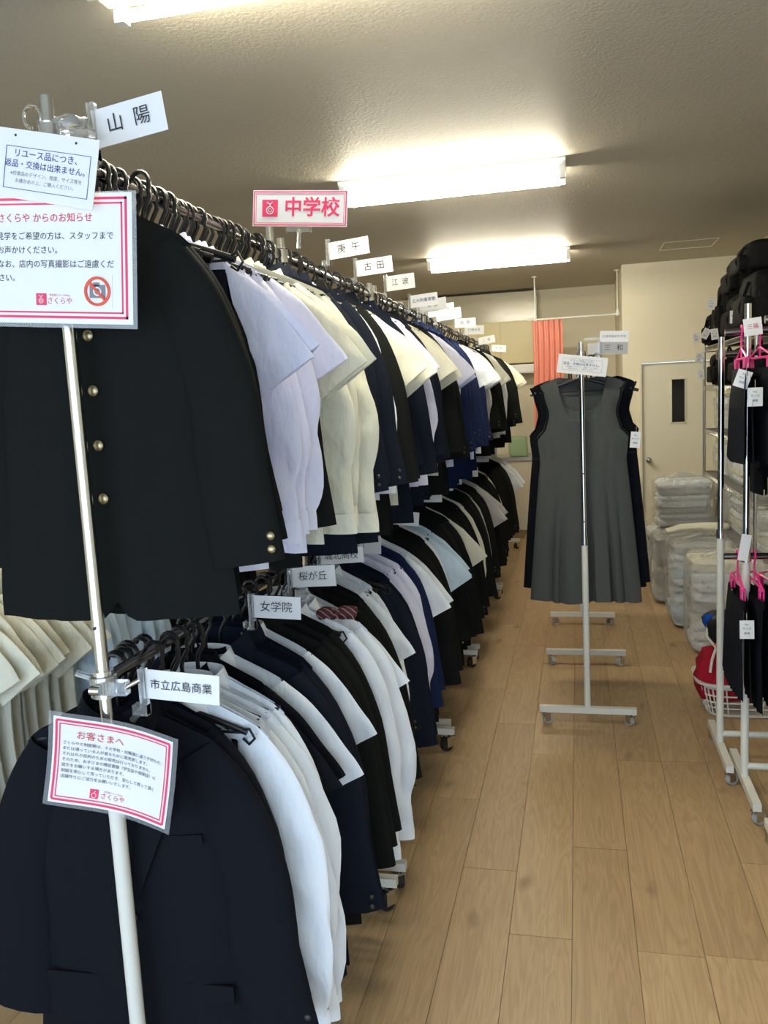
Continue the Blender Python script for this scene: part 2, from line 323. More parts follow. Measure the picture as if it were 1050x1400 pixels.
# ---------------------------------------------------------------- garments
def lerp(prof, t):
    for (a, b), (c, d) in zip(prof, prof[1:]):
        if t <= c: k = (t-a)/(c-a) if c > a else 0; k = k*k*(3-2*k); return b+(d-b)*k
    return prof[-1][1]
def body(seed, prof, zn=-.08, zs=-.145, L=-.85, T=.025, neck=.07, vneck=.03, fold=.006, ns=22, nv=20, split=False, hemround=0, flare=1, off=(0, 0), scoop=1, sway=.01):
    """prof: (depth fraction, half width); shoulders slope zn..zs; hem at L"""
    rnd = random.Random(seed); p = [rnd.uniform(0, 6.28) for _ in range(8)]; mb = MB()
    for side in (-1, 1):
        rows = []
        for j in range(nv+1):
            v = (j/nv)**1.15; w = lerp(prof, v); row = []
            for i in range(ns+1):
                s_ = -1+2*i/ns; x0 = s_*prof[0][1]
                if abs(x0) < neck:
                    k = abs(x0)/neck; zt = (zn+.005 - (vneck*(1-k**scoop) if side < 0 else .012*(1-k*k)))
                else: zt = zn+(zs-zn)*(abs(x0)-neck)/(prof[0][1]-neck)
                if abs(s_) > .85: zt -= .012*((abs(s_)-.85)/.15)**2
                hem = L + (hemround*max(0, 1-abs(s_-.06)/.16)**2 if side < 0 else 0) + sway*math.sin(2*s_+p[4])*.5
                z = zt*(1-v)+hem*v
                x = s_*w + off[0]*v
                th = T*(1-abs(s_)**3)*min(1, .25+v*4)
                y = side*th + fold*(.2+v*1.2)*flare*(math.sin(19*s_+2*v+p[0])+.7*math.sin(33*s_-3*v+p[1])+.5*math.sin(9*s_+6*v+p[2]))*(1-.3*abs(s_)) + off[1]*v
                if side < 0 and split and s_ > .05: y -= .004
                row.append((x, y, z))
            rows.append(row)
        mb.grid(rows if side < 0 else [r[::-1] for r in rows])
    return mb
def sleeve(seed, side, path, rx, ry, wr=.004, seg=16, K=22, wf=9):
    """path: (x,z) points on +x side; flattened tube"""
    rnd = random.Random(seed*7+side); p = [rnd.uniform(0, 6.28) for _ in range(5)]; mb = MB(); rows = []
    n = len(path)-1
    def cr(arr, t):
        i = min(int(t*n), n-1); f = t*n-i; P = lambda k: arr[max(0, min(n, k))]
        a, b, c, d = P(i-1), P(i), P(i+1), P(i+2)
        return .5*((2*b)+(-a+c)*f+(2*a-5*b+4*c-d)*f*f+(-a+3*b-3*c+d)*f**3)
    X = [q[0] for q in path]; Z = [q[1] for q in path]
    yb = rnd.uniform(-.012, .012)
    for j in range(K+1):
        t = j/K; x = cr(X, t); z = cr(Z, t); x2 = cr(X, min(1, t+.02)); z2 = cr(Z, min(1, t+.02))
        if t > .97: x2, z2 = x, z; x1, z1 = cr(X, t-.02), cr(Z, t-.02)
        else: x1, z1 = x, z
        d = Vector((x2-x1, z2-z1)).normalized(); nx, nz = -d.y, d.x
        a = cr(rx, t); b = cr(ry, t)
        row = []
        for i in range(seg):
            an = 2*PI*i/seg; c, s_ = math.cos(an), math.sin(an)
            wv = wr*t**.4*(1-1.9*abs(math.sin(wf*z*2.4+1.6*c+p[0]))+.7*math.sin(wf*z*7-3*s_+p[1])+.5*math.sin(4*an+p[2]))
            c2 = math.copysign(abs(c)**.8, c)
            row.append((side*(x+nx*c2*(a+wv*.3)), s_*(b+wv)+yb*t, z+nz*c2*(a+wv*.3)))
        rows.append(row)
    mb.grid(rows if side > 0 else [r[::-1] for r in rows], True)
    return mb
def cuff(path_end, side, rx, ry, h=.055, y=0):
    x, z = path_end; mb = MB(); rows = []
    for k, zz in enumerate((.0, -h*.5, -h)):
        rows.append([(side*(x+rx*math.cos(2*PI*i/16)*(1.05 if k else 1)), y+ry*1.25*math.sin(2*PI*i/16), z+zz+.008) for i in range(16)])
    return mb.grid(rows if side > 0 else [r[::-1] for r in rows], True)
def collar(kind, zn=-.08, a=.068, b=.032):
    mb = MB(); N_ = 22; rows = []
    if kind == 'stand':
        for r_, z in ((1.0, -.012), (1.02, .012), (.98, .032), (.9, .03), (.9, -.012)):
            rows.append([(a*r_*math.cos(t), b*r_*math.sin(t), zn+z-(.02 if math.sin(t) < 0 else 0)*abs(math.sin(t))) for t in [2*PI*i/N_ for i in range(N_)]])
        return mb.grid(rows, True)
    t0, t1 = math.radians(-95), math.radians(275)
    for r_, z, dz in ((.92, -.01, 0), (.92, .028, 0), (1.0, .034, 0), (1.2, .004, .0), (1.3, -.016, .02)):
        row = []
        for i in range(N_+1):
            t = t0+(t1-t0)*i/N_; s_ = math.sin(t); f = max(0, -s_)
            row.append((a*r_*math.cos(t)*(1+.1*f), b*r_*s_-(.012*f), zn+z-.035*f**2-dz*f*1.3))
        rows.append(row)
    return mb.grid(rows)
def button(r=.009): 
    return MB().tube([(0, 0, 0), (0, -.002, 0), (0, -.004, 0), (0, -.006, 0)], [r*.9, r, r*.85, r*.35], 12)
LONG = [(.15, -.165), (.20, -.27), (.235, -.42), (.25, -.58), (.27, -.75)]
SHORT = [(.15, -.165), (.20, -.235), (.265, -.32), (.315, -.39)]
JK = [(0, .205), (.14, .20), (.3, .235), (.55, .225), (1, .255)]
SH = [(0, .20), (.14, .20), (.3, .245), (.6, .235), (1, .245)]
def make(kind, colour, seed, hi=False):
    """a garment: list of (name, mesh, loc, children)"""
    R = random.Random(seed*31+len(kind)); m = M[colour]; P = []
    K = 26 if hi else 16; ns = 28 if hi else 18; nv = 26 if hi else 14
    if kind in ('gakuran', 'blazer'):
        Lh = -.845+R.uniform(-.02, .01)
        if kind == 'blazer': Lh = -.93
        P.append(('body', body(seed, JK, L=Lh, T=.028, vneck=.03 if kind == 'gakuran' else .0, neck=.07, fold=.0022, split=True, hemround=.045, ns=ns, nv=nv).mesh('body', m), ()))
        for s_ in (-1, 1):
            pa = [(x*(1+.1*(k > 1)*.6)+R.uniform(-.006, .006), z) for k, (x, z) in enumerate(LONG)]
            rx = [.045, .066, .07, .072, .075]; ry = [.022, .028, .027, .024, .021]
            kids = []
            if s_ > 0 and (hi or (seed % 3 == 0 and kind == 'blazer')):
                bm_ = MB()
                for k, zz in enumerate((.03, .055)):
                    bb = button(.0085 if kind == 'gakuran' else .007)
                    n0 = len(bm_.v); bm_.v += [(v[0]+pa[-1][0]+.052, v[1]-.020, v[2]+pa[-1][1]+zz) for v in bb.v]; bm_.f += [[q+n0 for q in f] for f in bb.f]
                kids = [('cuff_button', bm_.mesh('cuff_button', M['gold'] if kind == 'gakuran' else M['dbutton']), ())]
            P.append(('sleeve', sleeve(seed, s_, pa, rx, ry, .0016, K=K).mesh('sleeve', m), kids))
        if kind == 'gakuran':
            P.append(('collar', collar('stand').mesh('collar', m), ()))
            if hi:
                for z in (-.211, -.312, -.413, -.515, -.616):
                    if z: P.append(('button', button(.0105).mesh('button', M['gold']), (), (.012+.0*z, -.036, z)))
        else:
            lp = MB()
            for s_ in (-1, 1):
                q = [(.058, -.082), (.098, -.135), (.118, -.20), (.098, -.215), (.108, -.25), (.012, -.47), (.004, -.44), (.03, -.2)]
                q = [(s_*x+.008, z) for x, z in q]; y = -.040 if s_ < 0 else -.044
                lp.prism([(x, y+.012*(z > -.12), z) for x, z in (q if s_ < 0 else q[::-1])], (0, .004, 0))
            P.append(('lapel', lp.mesh('lapel', m, False), ()))
            P.append(('collar', collar('fold').mesh('collar', m), ()))
            P.append(('button', button(.010).mesh('button', M['dbutton']), (), (.008, -.038, -.50)))
            if hi:
                pk = MB(); pk.box((.115, -.0285, -.335), (.095, .004, .018), Matrix.Rotation(-.08, 3, 'Y')); P.append(('chest_pocket', pk.mesh('chest_pocket', m, False), ()))
                for xx in (-.14, .14): pk = MB(); pk.box((xx, -.0265, -.66), (.12, .004, .04)); P.append(('pocket_flap', pk.mesh('pocket_flap', m, False), ()))
    elif kind in ('long', 'short'):
        P.append(('body', body(seed, SH, L=-.80+R.uniform(-.04, .02), T=.016, vneck=.045, neck=.065, fold=.0045, split=True, hemround=-.02, ns=ns, nv=nv, sway=.02).mesh('body', m), ()))
        for s_ in (-1, 1):
            if kind == 'long':
                b = R.uniform(-.03, .02); c_ = R.uniform(-.012, .018); l_ = R.uniform(-.77, -.68)
                pa = [LONG[0], (.195, -.26), (.238+b*.6, -.40), (.245+c_, -.52), (.25+b*.5, -.62), (.242+c_*.8, l_)]
                rx = [.04, .062, .062, .058, .053, .043]; ry = [.014, .019, .02, .018, .015, .012]
                P.append(('sleeve', sleeve(seed, s_, pa, rx, ry, .0065, K=K+6).mesh('sleeve', m),
                          [('cuff', cuff(pa[-1], s_, .045, .013, y=0).mesh('cuff', m), ())]))
            else:
                e_ = R.uniform(-.02, .02)
                pa = [SHORT[0], (.195, -.24), (.262+e_, -.33), (.312+e_*1.5, -.405)]
                rx = [.045, .075, .088, .092]; ry = [.014, .018, .016, .011]
                P.append(('sleeve', sleeve(seed, s_, pa, rx, ry, .0055, K=16).mesh('sleeve', m), ()))
        P.append(('collar', collar('fold', zn=-.098, a=.062).mesh('collar', m), ()))
        pl = MB(); pl.grid([[(-.014, -.021-.002*math.sin(9*z), z), (.014, -.024-.002*math.sin(9*z), z)] for z in [-.13-.06*k for k in range(11)]]); P.append(('placket', pl.mesh('placket', m), ()))
    elif kind == 'dress':
        pr_ = [(0, .198), (.12, .178), (.38, .158), (.55, .172), (.68, .208), (1, .198)]
        P.append(('bodice', body(seed, pr_, L=-.50, T=.035, vneck=.165, neck=.115, zn=-.095, zs=-.125, fold=.0015, scoop=4, ns=34, nv=20, sway=0).mesh('bodice', m), ()))
        rows = []
        for j in range(20):
            v = j/19; w = .198+(.262-.198)*v**.9; row = []
            for i in range(96):
                a = 2*PI*i/96; c, s_ = math.cos(a), math.sin(a); q = sum(math.exp(-((c-k)/.035)**2) for k in (-.62, -.42, .12, .5, .72))
                row.append((w*c, (.034+.035*v)*s_*(1-.55*q*min(1, v*1.5))+.005*v*math.sin(9*c+seed), -.495-.695*v+.006*math.sin(5*c)*v))
            rows.append(row[::-1])
        P.append(('skirt', MB().grid(rows, True).mesh('skirt', m), ()))
        P.append(('waist_seam', MB().grid([[(.2*math.cos(a), .0365*math.sin(a), z) for a in [-2*PI*i/48 for i in range(48)]] for z in (-.489, -.501)], True).mesh('waist_seam', M['lining'] if colour == 'ink' else m), ()))
        for sx in (-1, 1):
            bz = [(sx*(lerp(pr_, v)-.001), 0, -.127*(1-v)-.50*v) for v in [k/14*.68 for k in range(15)]]
            P.append(('armhole_binding', MB().tube(bz, .006, 6, flat=2.4).mesh('armhole_binding', M['lining']), ()))
        P.append(('neck_label', MB().box((.004, .022, -.125), (.035, .002, .025)).mesh('neck_label', M['lining'], False), ()))
    return P
PROTO = {}
def place(P, root):
    for it in P:
        o = link(it[0], it[1], root, it[3] if len(it) > 3 else (0, 0, 0))
        for k in it[2]: link(k[0], k[1], o)
NAMES = dict(gakuran='stand_collar_jacket', blazer='blazer', long='long_sleeved_shirt', short='short_sleeved_shirt', dress='jumper_dress')
CATS = dict(gakuran='jacket', blazer='jacket', long='shirt', short='shirt', dress='dress')
rg = random.Random(11)
def garment(kind, colour, loc, label, group=None, rz=None, var=None, hi=False, scale=1, clips=False):
    v = rg.randrange(5 if kind in ('long', 'short') else 3) if var is None else var
    key = (kind, colour, v, hi)
    if key not in PROTO: PROTO[key] = make(kind, colour, v*5+hash_(colour), hi)
    a = rg.uniform(-.09, .07) if rz is None else rz
    t = thing(NAMES[kind], label, CATS[kind], (loc[0], loc[1], loc[2]-(.008 if kind in ('long', 'short') else 0)), a, group)
    s_ = scale*(rg.uniform(.94, 1.03) if not hi else 1); t.scale = (s_*rg.uniform(.98, 1.03), 1, s_)
    place(PROTO[key], t)
    hanger(loc, a, 'hanger of the '+label if not group else 'black hanger among the '+group, ('hangers of the '+group) if group else None, clips)
    return t
def hash_(s): return sum(ord(c)*(i+1) for i, c in enumerate(s)) % 97
def run(x, z, y0, n, pitch, kind, colour, label, group=None, **k):
    if group is None and n > 1: group = label
    for i in range(n):
        lb = label
        if n == 2: lb = ('nearer', 'farther')[i]+' of the two '+label
        elif n == 3: lb = ('nearest', 'middle', 'farthest')[i]+' of the three '+label
        elif y0 < 3.3 and i < 9: lb = ('nearest', 'second nearest', 'third nearest', 'fourth', 'fifth', 'sixth', 'seventh', 'eighth', 'ninth')[i]+' of the '+label
        elif i == 0: lb = 'nearest of the '+label
        g = garment(kind, colour, (x+rg.uniform(-.02, .012)-(.06 if 'single black' in label else -.03 if 'two front blazers' in label or 'above the first black' in label else -.015 if 'black jackets right past' in label else 0), y0+i*pitch, z), lb, group if n > 1 else None, scale=1.09 if 'two front blazers' in label or 'above the first black casters' in label else 1.04 if 'dark navy jackets past' in label or 'black jackets right past' in label else 1, **k)
        if 'red emblem' in label:
            sl = [c for c in g.children if c.name.startswith('sleeve')][-1]
            MB().prism([(.262+.011*rr*math.cos(a), -.0245, -.375+.012*rr*math.sin(a)) for a, rr in [(PI*i/6, 1 if i % 2 else .55) for i in range(12)]], (0, .003, 0)).build('emblem', M['pinkred'], sl, smooth=False)
    return y0+n*pitch
# top rail ---------------------------------------------------------
garment('gakuran', 'black', (XA, 1.45, ZU), 'black stand-collar school jacket with gold buttons, front of the top rail', rz=.02, hi=True, var=0, scale=1.0)
garment('gakuran', 'black', (XA-.012, 1.505, ZU), 'second black stand-collar jacket, its edge showing behind the front one', rz=.0, var=1, scale=.97)
for i in range(5): garment('gakuran', 'black', (XA-.05, 1.54+i*.026, ZU), 'black stand-collar jackets hidden behind the front two, top rail', 'black stand-collar jackets hidden behind the front two', rz=.0, scale=.92)
U = [
 (1.665, 1, .05, 'short', 'lav', 'pale lavender short-sleeved shirt directly behind the black stand-collar jackets'),
 (1.71, 1, .05, 'short', 'lav', 'second pale lavender short-sleeved shirt of the top rail'),
 (1.76, 4, .042, 'long', 'lav', 'pale lavender long-sleeved shirts hanging on the top rail'),
 (1.935, 1, .045, 'short', 'lav', 'third lavender short-sleeved shirt, just before the thin black jackets'),
 (2.0, 1, .04, 'gakuran', 'black', 'single black jacket between lavender and cream shirts on the top rail'),
 (2.09, 2, .05, 'short', 'cream', 'cream short-sleeved shirts before the first navy blazers, top rail'),
 (2.19, 4, .045, 'long', 'cream', 'cream long-sleeved shirts before the first navy blazers, top rail'),
 (2.39, 5, .05, 'blazer', 'navy', 'dark navy blazers of the first navy group on the top rail'),
 (2.66, 2, .045, 'long', 'white', 'narrow white long-sleeved shirts between navy and black jackets, top rail'),
 (2.76, 3, .05, 'blazer', 'black', 'black blazers past the first narrow white shirts, top rail'),
 (2.92, 2, .05, 'short', 'cream', 'cream short-sleeved shirts before the second navy blazers, top rail'),
 (3.03, 4, .055, 'blazer', 'navy', 'navy blazers of the second navy group on the top rail'),
 (3.27, 2, .05, 'short', 'lav', 'lavender short-sleeved shirts past the second navy group, top rail'),
 (3.38, 2, .05, 'long', 'lav', 'long lavender sleeves beside navy blazers halfway down the top rail'),
 (3.49, 4, .055, 'blazer', 'navy', 'navy blazers of the third navy group halfway down the top rail'),
 (3.73, 4, .05, 'short', 'cream', 'bunched cream short-sleeved shirts halfway along the top rail'),
 (3.94, 5, .06, 'blazer', 'black', 'black blazers past the bunched cream shirts, top rail'),
 (4.26, 2, .05, 'short', 'lav', 'pair of lavender short-sleeved shirts past the black blazers, top rail'),
 (4.38, 2, .05, 'long', 'white', 'white long sleeves just before the royal blue jackets, top rail'),
 (4.5, 9, .065, 'blazer', 'royal', 'royal blue blazers far along the top rail'),
 (5.1, 2, .06, 'short', 'white', 'white short-sleeved shirts between royal blue blazers, top rail'),
 (5.24, 4, .065, 'blazer', 'royal', 'last royal blue blazers far along the top rail'),
 (5.52, 4, .07, 'short', 'white', 'white short-sleeved shirts past the royal blue blazers, top rail'),
 (5.82, 4, .07, 'long', 'greyshirt', 'greyish long-sleeved shirts far along the top rail'),
 (6.14, 3, .07, 'short', 'white', 'distant white short-sleeved shirts before the last black jackets, top rail'),
 (6.38, 5, .08, 'blazer', 'black', 'last black jackets of the top rail'),
 (6.8, 3, .08, 'short', 'cream', 'distant cream short-sleeved shirts near the end of the top rail'),
 (7.06, 5, .09, 'long', 'white', 'distant white long-sleeved shirts near the end of the top rail'),
 (7.54, 8, .1, 'blazer', 'black', 'black jackets at the very end of the top rail'),
 (8.4, 3, .1, 'short', 'cream', 'cream shirts at the very end of the top rail')]
for y, n, p, k, c, l in U: run(XA, ZU, y, n, p, k, c, l)
garment('blazer', 'ink', (XA-.02, 1.45, ZL), 'black one-button blazer with notched lapels, front of the lower rail', rz=.03, hi=True, var=1, scale=1.03)
Lw = [
 (1.505, 1, .05, 'blazer', 'ink', 'second black blazer right behind the front one, lower rail'),
 (1.565, 4, .04, 'long', 'white', 'white long-sleeved shirts behind the two front blazers, lower rail'),
 (1.735, 2, .045, 'short', 'ink', 'black short-sleeved polo shirts near the front of the lower rail'),
 (1.83, 1, .05, 'short', 'white', 'white short-sleeved shirt between black polo and navy jackets, lower rail'),
 (1.89, 3, .05, 'blazer', 'navy', 'dark navy jackets past the single white short sleeve, lower rail'),
 (2.05, 1, .05, 'short', 'white', 'white short-sleeved shirt poking out past the navy jackets, lower rail'),
 (2.11, 3, .05, 'blazer', 'black', 'black jackets right past the dark navy ones, lower rail'),
 (2.27, 4, .042, 'long', 'white', 'white long-sleeved shirts above the first black casters, lower rail'),
 (2.45, 1, .05, 'short', 'white', 'white short-sleeved shirt right past the white long-sleeved group above the casters'),
 (2.52, 3, .05, 'blazer', 'black', 'black jackets before the shirt with the red emblem, lower rail'),
 (2.69, 1, .05, 'short', 'white', 'white short-sleeved shirt with a small red emblem on the sleeve, lower rail'),
 (2.75, 2, .045, 'long', 'white', 'white long-sleeved shirts before the lavender ones, lower rail'),
 (2.86, 3, .05, 'blazer', 'navy', 'navy jackets before the lavender shirts, lower rail'),
 (3.03, 4, .045, 'long', 'lav', 'lavender long-sleeved shirts on the lower rail'),
 (3.23, 2, .05, 'blazer', 'royal', 'bright blue jackets past the lavender shirts, lower rail'),
 (3.35, 3, .05, 'short', 'white', 'white short-sleeved shirts past the bright blue jackets, lower rail'),
 (3.52, 5, .055, 'blazer', 'black', 'black jackets past the white short sleeves and bright blue jackets, lower rail'),
 (3.81, 1, .05, 'long', 'white', 'single white long-sleeved shirt just before the pale blue shirts'),
 (3.88, 3, .055, 'short', 'ltblue', 'pale blue short-sleeved shirts on the lower rail'),
 (4.06, 6, .06, 'blazer', 'black', 'black jackets past the pale blue shirts, lower rail'),
 (4.44, 2, .06, 'short', 'cream', 'cream short-sleeved shirts between black jackets, lower rail'),
 (4.58, 6, .065, 'blazer', 'black', 'black jackets past the cream short sleeves, lower rail'),
 (4.98, 1, .06, 'long', 'cream', 'narrow cream long sleeve among distant black jackets, lower rail'),
 (5.06, 5, .07, 'blazer', 'black', 'black jackets far along the lower rail'),
 (5.42, 2, .06, 'long', 'greyshirt', 'grey long sleeves far along the lower rail'),
 (5.56, 4, .07, 'blazer', 'black', 'distant black jackets after the grey sleeves, lower rail'),
 (5.85, 3, .06, 'short', 'greyshirt', 'grey short-sleeved shirts far along the lower rail'),
 (6.05, 8, .08, 'blazer', 'black', 'distant black jackets before the last cream sleeves, lower rail'),
 (6.7, 2, .07, 'long', 'cream', 'last cream long sleeves of the lower rail'),
 (6.86, 9, .1, 'blazer', 'black', 'black jackets at the far end of the lower rail'),
 (7.8, 5, .12, 'short', 'white', 'white shirts at the far end of the lower rail')]
for y, n, p, k, c, l in Lw: run(XA, ZL, y, n, p, k, c, l)
# cream shirts on the rack at the left edge
run(-1.98, 1.24, 2.06, 9, .055, 'short', 'cream', 'cream short-sleeved shirts on the rack at the left edge')
run(-1.98, 1.24, 2.6, 8, .07, 'long', 'ltblue', 'pale blue shirts behind the cream ones at the left edge')
run(-1.98, 1.24, 3.2, 10, .09, 'blazer', 'black', 'black jackets on the rack behind the front post')
# dresses in the aisle
garment('dress', 'grey', (.022, 4.165, 1.80), 'grey sleeveless jumper dress hanging on the aisle rack', rz=.0, hi=True, var=0)
for i in range(5): garment('dress', 'ink', (.022+(.075, -.06, .05, -.05, .03)[i], 4.29+i*.1, 1.79), ('dark navy jumper dress showing right of the grey one', 'dark navy jumper dress showing left of the grey one')[i] if i < 2 else 'dark navy jumper dresses hidden behind the grey one', 'dark navy jumper dresses behind the grey one', var=0, scale=.965, rz=0)
for i in range(6): garment('blazer', 'navy', (.02, 6.0+i*.12, 1.69), 'dark navy jackets on the farther aisle rack', 'dark navy jackets on the farther aisle rack')
# ---------------------------------------------------------------- tags and signs
def clip(parent, x, z, h):
    c = MB(); c.box((x, 0, z), (.014, .014, h)); c.box((x-.008, .0, z-h/2+.012), (.03, .02, .02)); c.tube([(x-.01, 0, z-h/2+.01), (x-.03, 0, z-h/2-.012)], .007, 8)
    c.build('clear_clip', M['clear'], parent, smooth=False)
def tagcard(txt, c, w, hgt, roll, size, label, m='card', tm='ink_text', group=None, clp=True, sx=1, rz=0, cat='tag'):
    t = thing('name_tag', label, cat, c, rz, group)
    R = Matrix.Rotation(-roll, 3, 'Y')
    MB().box((0, 0, 0), (w, .0016, hgt), R).build('card', M[m], t, smooth=False)
    if txt: text(txt, size, M[tm], t, (0, -.003, 0), roll=roll, sx=sx)
    if clp: clip(t, -w/2-.002, -hgt*.2-.0, hgt+.035)
    return t
def tq(txt, TL, TR, BR, BL, Y, size, label, **k):
    cx = (TL[0]+TR[0]+BR[0]+BL[0])/4; cz = (TL[1]+TR[1]+BR[1]+BL[1])/4
    w = math.hypot(TR[0]-TL[0], TR[1]-TL[1]); hh = math.hypot(TL[0]-BL[0], TL[1]-BL[1]); roll = math.atan2(TR[1]-TL[1], TR[0]-TL[0])
    return tagcard(txt, (cx, Y, cz), w, hh, roll, size, label, **k)
tq('山  陽', (-.833, 2.183), (-.695, 2.200), (-.685, 2.133), (-.826, 2.118), 1.42, .034, 'tilted white tag reading 山陽 at the top of the front post')
tq('庚  午', (-.86, 2.213), (-.711, 2.225), (-.706, 2.162), (-.858, 2.154), 2.983, .034, 'white tag reading 庚午, first past the pink-framed header sign')
tq('古  田', (-.86, 2.205), (-.709, 2.214), (-.706, 2.155), (-.861, 2.142), 3.372, .034, 'white tag reading 古田, second past the pink-framed header sign')
tq('江  波', (-.86, 2.212), (-.724, 2.220), (-.717, 2.156), (-.864, 2.144), 3.921, .032, 'white tag reading 江波, third past the pink-framed header sign')
tq('広大附属東雲', (-.86, 2.186), (-.710, 2.196), (-.705, 2.131), (-.863, 2.121), 4.499, .021, 'white tag with six small blue characters, fourth past the header sign', tm='blue_text')
for i, (yy, s_) in enumerate(((4.75, '東  雲'), (5.05, '国泰寺  園'), (5.35, '翠  町'))):
    tq(s_, (-.86, 2.18), (-.700, 2.196), (-.695, 2.131), (-.863, 2.115), yy, .024, ['upper', 'middle', 'lower'][i]+' of the three overlapping tags behind the tag with blue characters', tm='grey_text', rz=rg.uniform(-.1, .1))
tq('段  原', (-.86, 2.20), (-.705, 2.20), (-.708, 2.135), (-.863, 2.135), 6.2, .028, 'bright white tag far along the top rail, nearer of two together', tm='blue_text')
tq('仁保大河', (-.86, 2.19), (-.705, 2.186), (-.708, 2.115), (-.863, 2.12), 6.75, .024, 'bright white tag far along the top rail, farther of two together', tm='blue_text')
tq('二  葉', (-.86, 2.15), (-.71, 2.17), (-.708, 2.10), (-.863, 2.085), 7.7, .028, 'small cream tag second from the end of the top rail', tm='grey_text')
tq('大  州', (-.86, 2.150), (-.709, 2.134), (-.711, 2.069), (-.867, 2.084), 8.92, .028, 'small white tag at the far end of the top rail', tm='blue_text')
# lower rail tags
tq('市立広島商業', (-.820, 1.157), (-.664, 1.147), (-.675, 1.088), (-.833, 1.10), 1.41, .0215, 'white tag reading 市立広島商業 on the lower front clamp', bold=0) if False else tq('市立広島商業', (-.820, 1.157), (-.664, 1.147), (-.675, 1.088), (-.833, 1.10), 1.41, .0215, 'six-character white tag 市立広島商業 beside the front post')
tq('女学院', (-.80, 1.18), (-.673, 1.175), (-.677, 1.119), (-.804, 1.123), 1.914, .0285, 'white tag with three characters 女学院, lowest of the lower-rail tags')
tq('桜が丘', (-.80, 1.192), (-.668, 1.197), (-.672, 1.137), (-.798, 1.132), 2.204, .0285, 'white tag 桜が丘, middle one of the three stepped lower-rail tags')
tq('城北高校', (-.825, 1.176), (-.677, 1.185), (-.68, 1.129), (-.828, 1.125), 2.56, .0285, 'four-character white tag 城北高校, topmost of the three stepped lower-rail tags')
tq('井口', (-.93, 1.135), (-.738, 1.131), (-.742, 1.062), (-.934, 1.066), 3.06, .032, 'white tag half hidden behind the four-character lower-rail tag', tm='blue_text')
tq('中  広', (-.83, 1.17), (-.675, 1.154), (-.678, 1.096), (-.833, 1.109), 3.52, .034, 'wide-spaced two-character tag 中広 halfway along the lower rail', tm='grey_text')
for i, (X0, yy, z, mm_) in enumerate(((-.82, 4.1, 1.19, 'card'), (-.82, 4.5, 1.2, 'card'), (-.84, 5.0, 1.18, 'card'), (-.83, 5.75, 1.15, 'card'), (-.84, 6.6, 1.18, 'cardgrey'), (-.84, 7.3, 1.18, 'cardgrey'))):
    tq(('', '', '', '観  音', '吉島中学', '江波二')[i], (X0, z), (X0+.155, z-.002), (X0+.153, z-.066), (X0-.002, z-.064), yy, .022,
       ['blank-looking tag right behind the wide-spaced lower-rail tag', 'second blank-looking tag behind the wide-spaced lower-rail tag', 'third pale tag past the wide-spaced lower-rail tag', 'brightest white tag far along the lower rail', 'grey tag far along the lower rail', 'last grey tag of the lower rail'][i], tm='grey_text')
# header sign 中学校
def logo(parent, c, s_, name='logo'):
    x, y, z = c; b = MB().box((x, y, z), (s_, .0008, s_)).build(name, M['pinkred'], parent, smooth=False)
    q = MB(); ring = [(x+s_*.22*math.cos(a), y-.001, z-s_*.12+s_*.22*math.sin(a)) for a in [2*PI*i/14 for i in range(14)]]
    q.tube(ring, s_*.03, 5, closed=True); ring = [(x+s_*.1*math.cos(a), y-.001, z-s_*.12+s_*.1*math.sin(a)) for a in [2*PI*i/10 for i in range(10)]]
    q.tube(ring, s_*.022, 5, closed=True)
    q.tube([(x, y-.001, z+s_*.1), (x+s_*.04, y-.001, z+s_*.25), (x+s_*.18, y-.001, z+s_*.36)], s_*.03, 5); q.tube([(x-s_*.02, y-.001, z+s_*.24), (x-s_*.2, y-.001, z+s_*.34)], s_*.03, 5)
    q.build('logo_mark', M['card'], b)
def frame(parent, w, h_, t_, m, y=-.0012, R=None, name='border', c=(0, 0)):
    b = MB()
    for x, z, dx, dz in ((c[0]-w/2, c[1], t_, h_+t_), (c[0]+w/2, c[1], t_, h_+t_), (c[0], c[1]-h_/2, w+t_, t_), (c[0], c[1]+h_/2, w+t_, t_)): b.box((x, y, z), (dx, .0006, dz))
    return b.build(name, m, parent, smooth=False)
t = thing('header_sign', 'pink-framed white header sign reading 中学校 above the top rail', 'sign', (-.727, 2.266, 2.175)); t.rotation_euler = (0, .1, 0)
MB().box((0, 0, 0), (.27, .002, .095)).build('card', M['card'], t, smooth=False)
frame(t, .262, .087, .003, M['pinkred']); frame(t, .251, .076, .0012, M['pinkred'], name='inner_border')
logo(t, (-.085, -.0016, 0), .045); text('中学校', .053, M['pinkred'], t, (.035, -.0018, .0), bold=.022)
c = MB(); c.box((0, 0, -.055), (.07, .012, .014)); c.tube([(0, 0, -.055), (0, 0, -.105)], .006, 8); c.build('clear_stand', M['clear'], t, smooth=False)
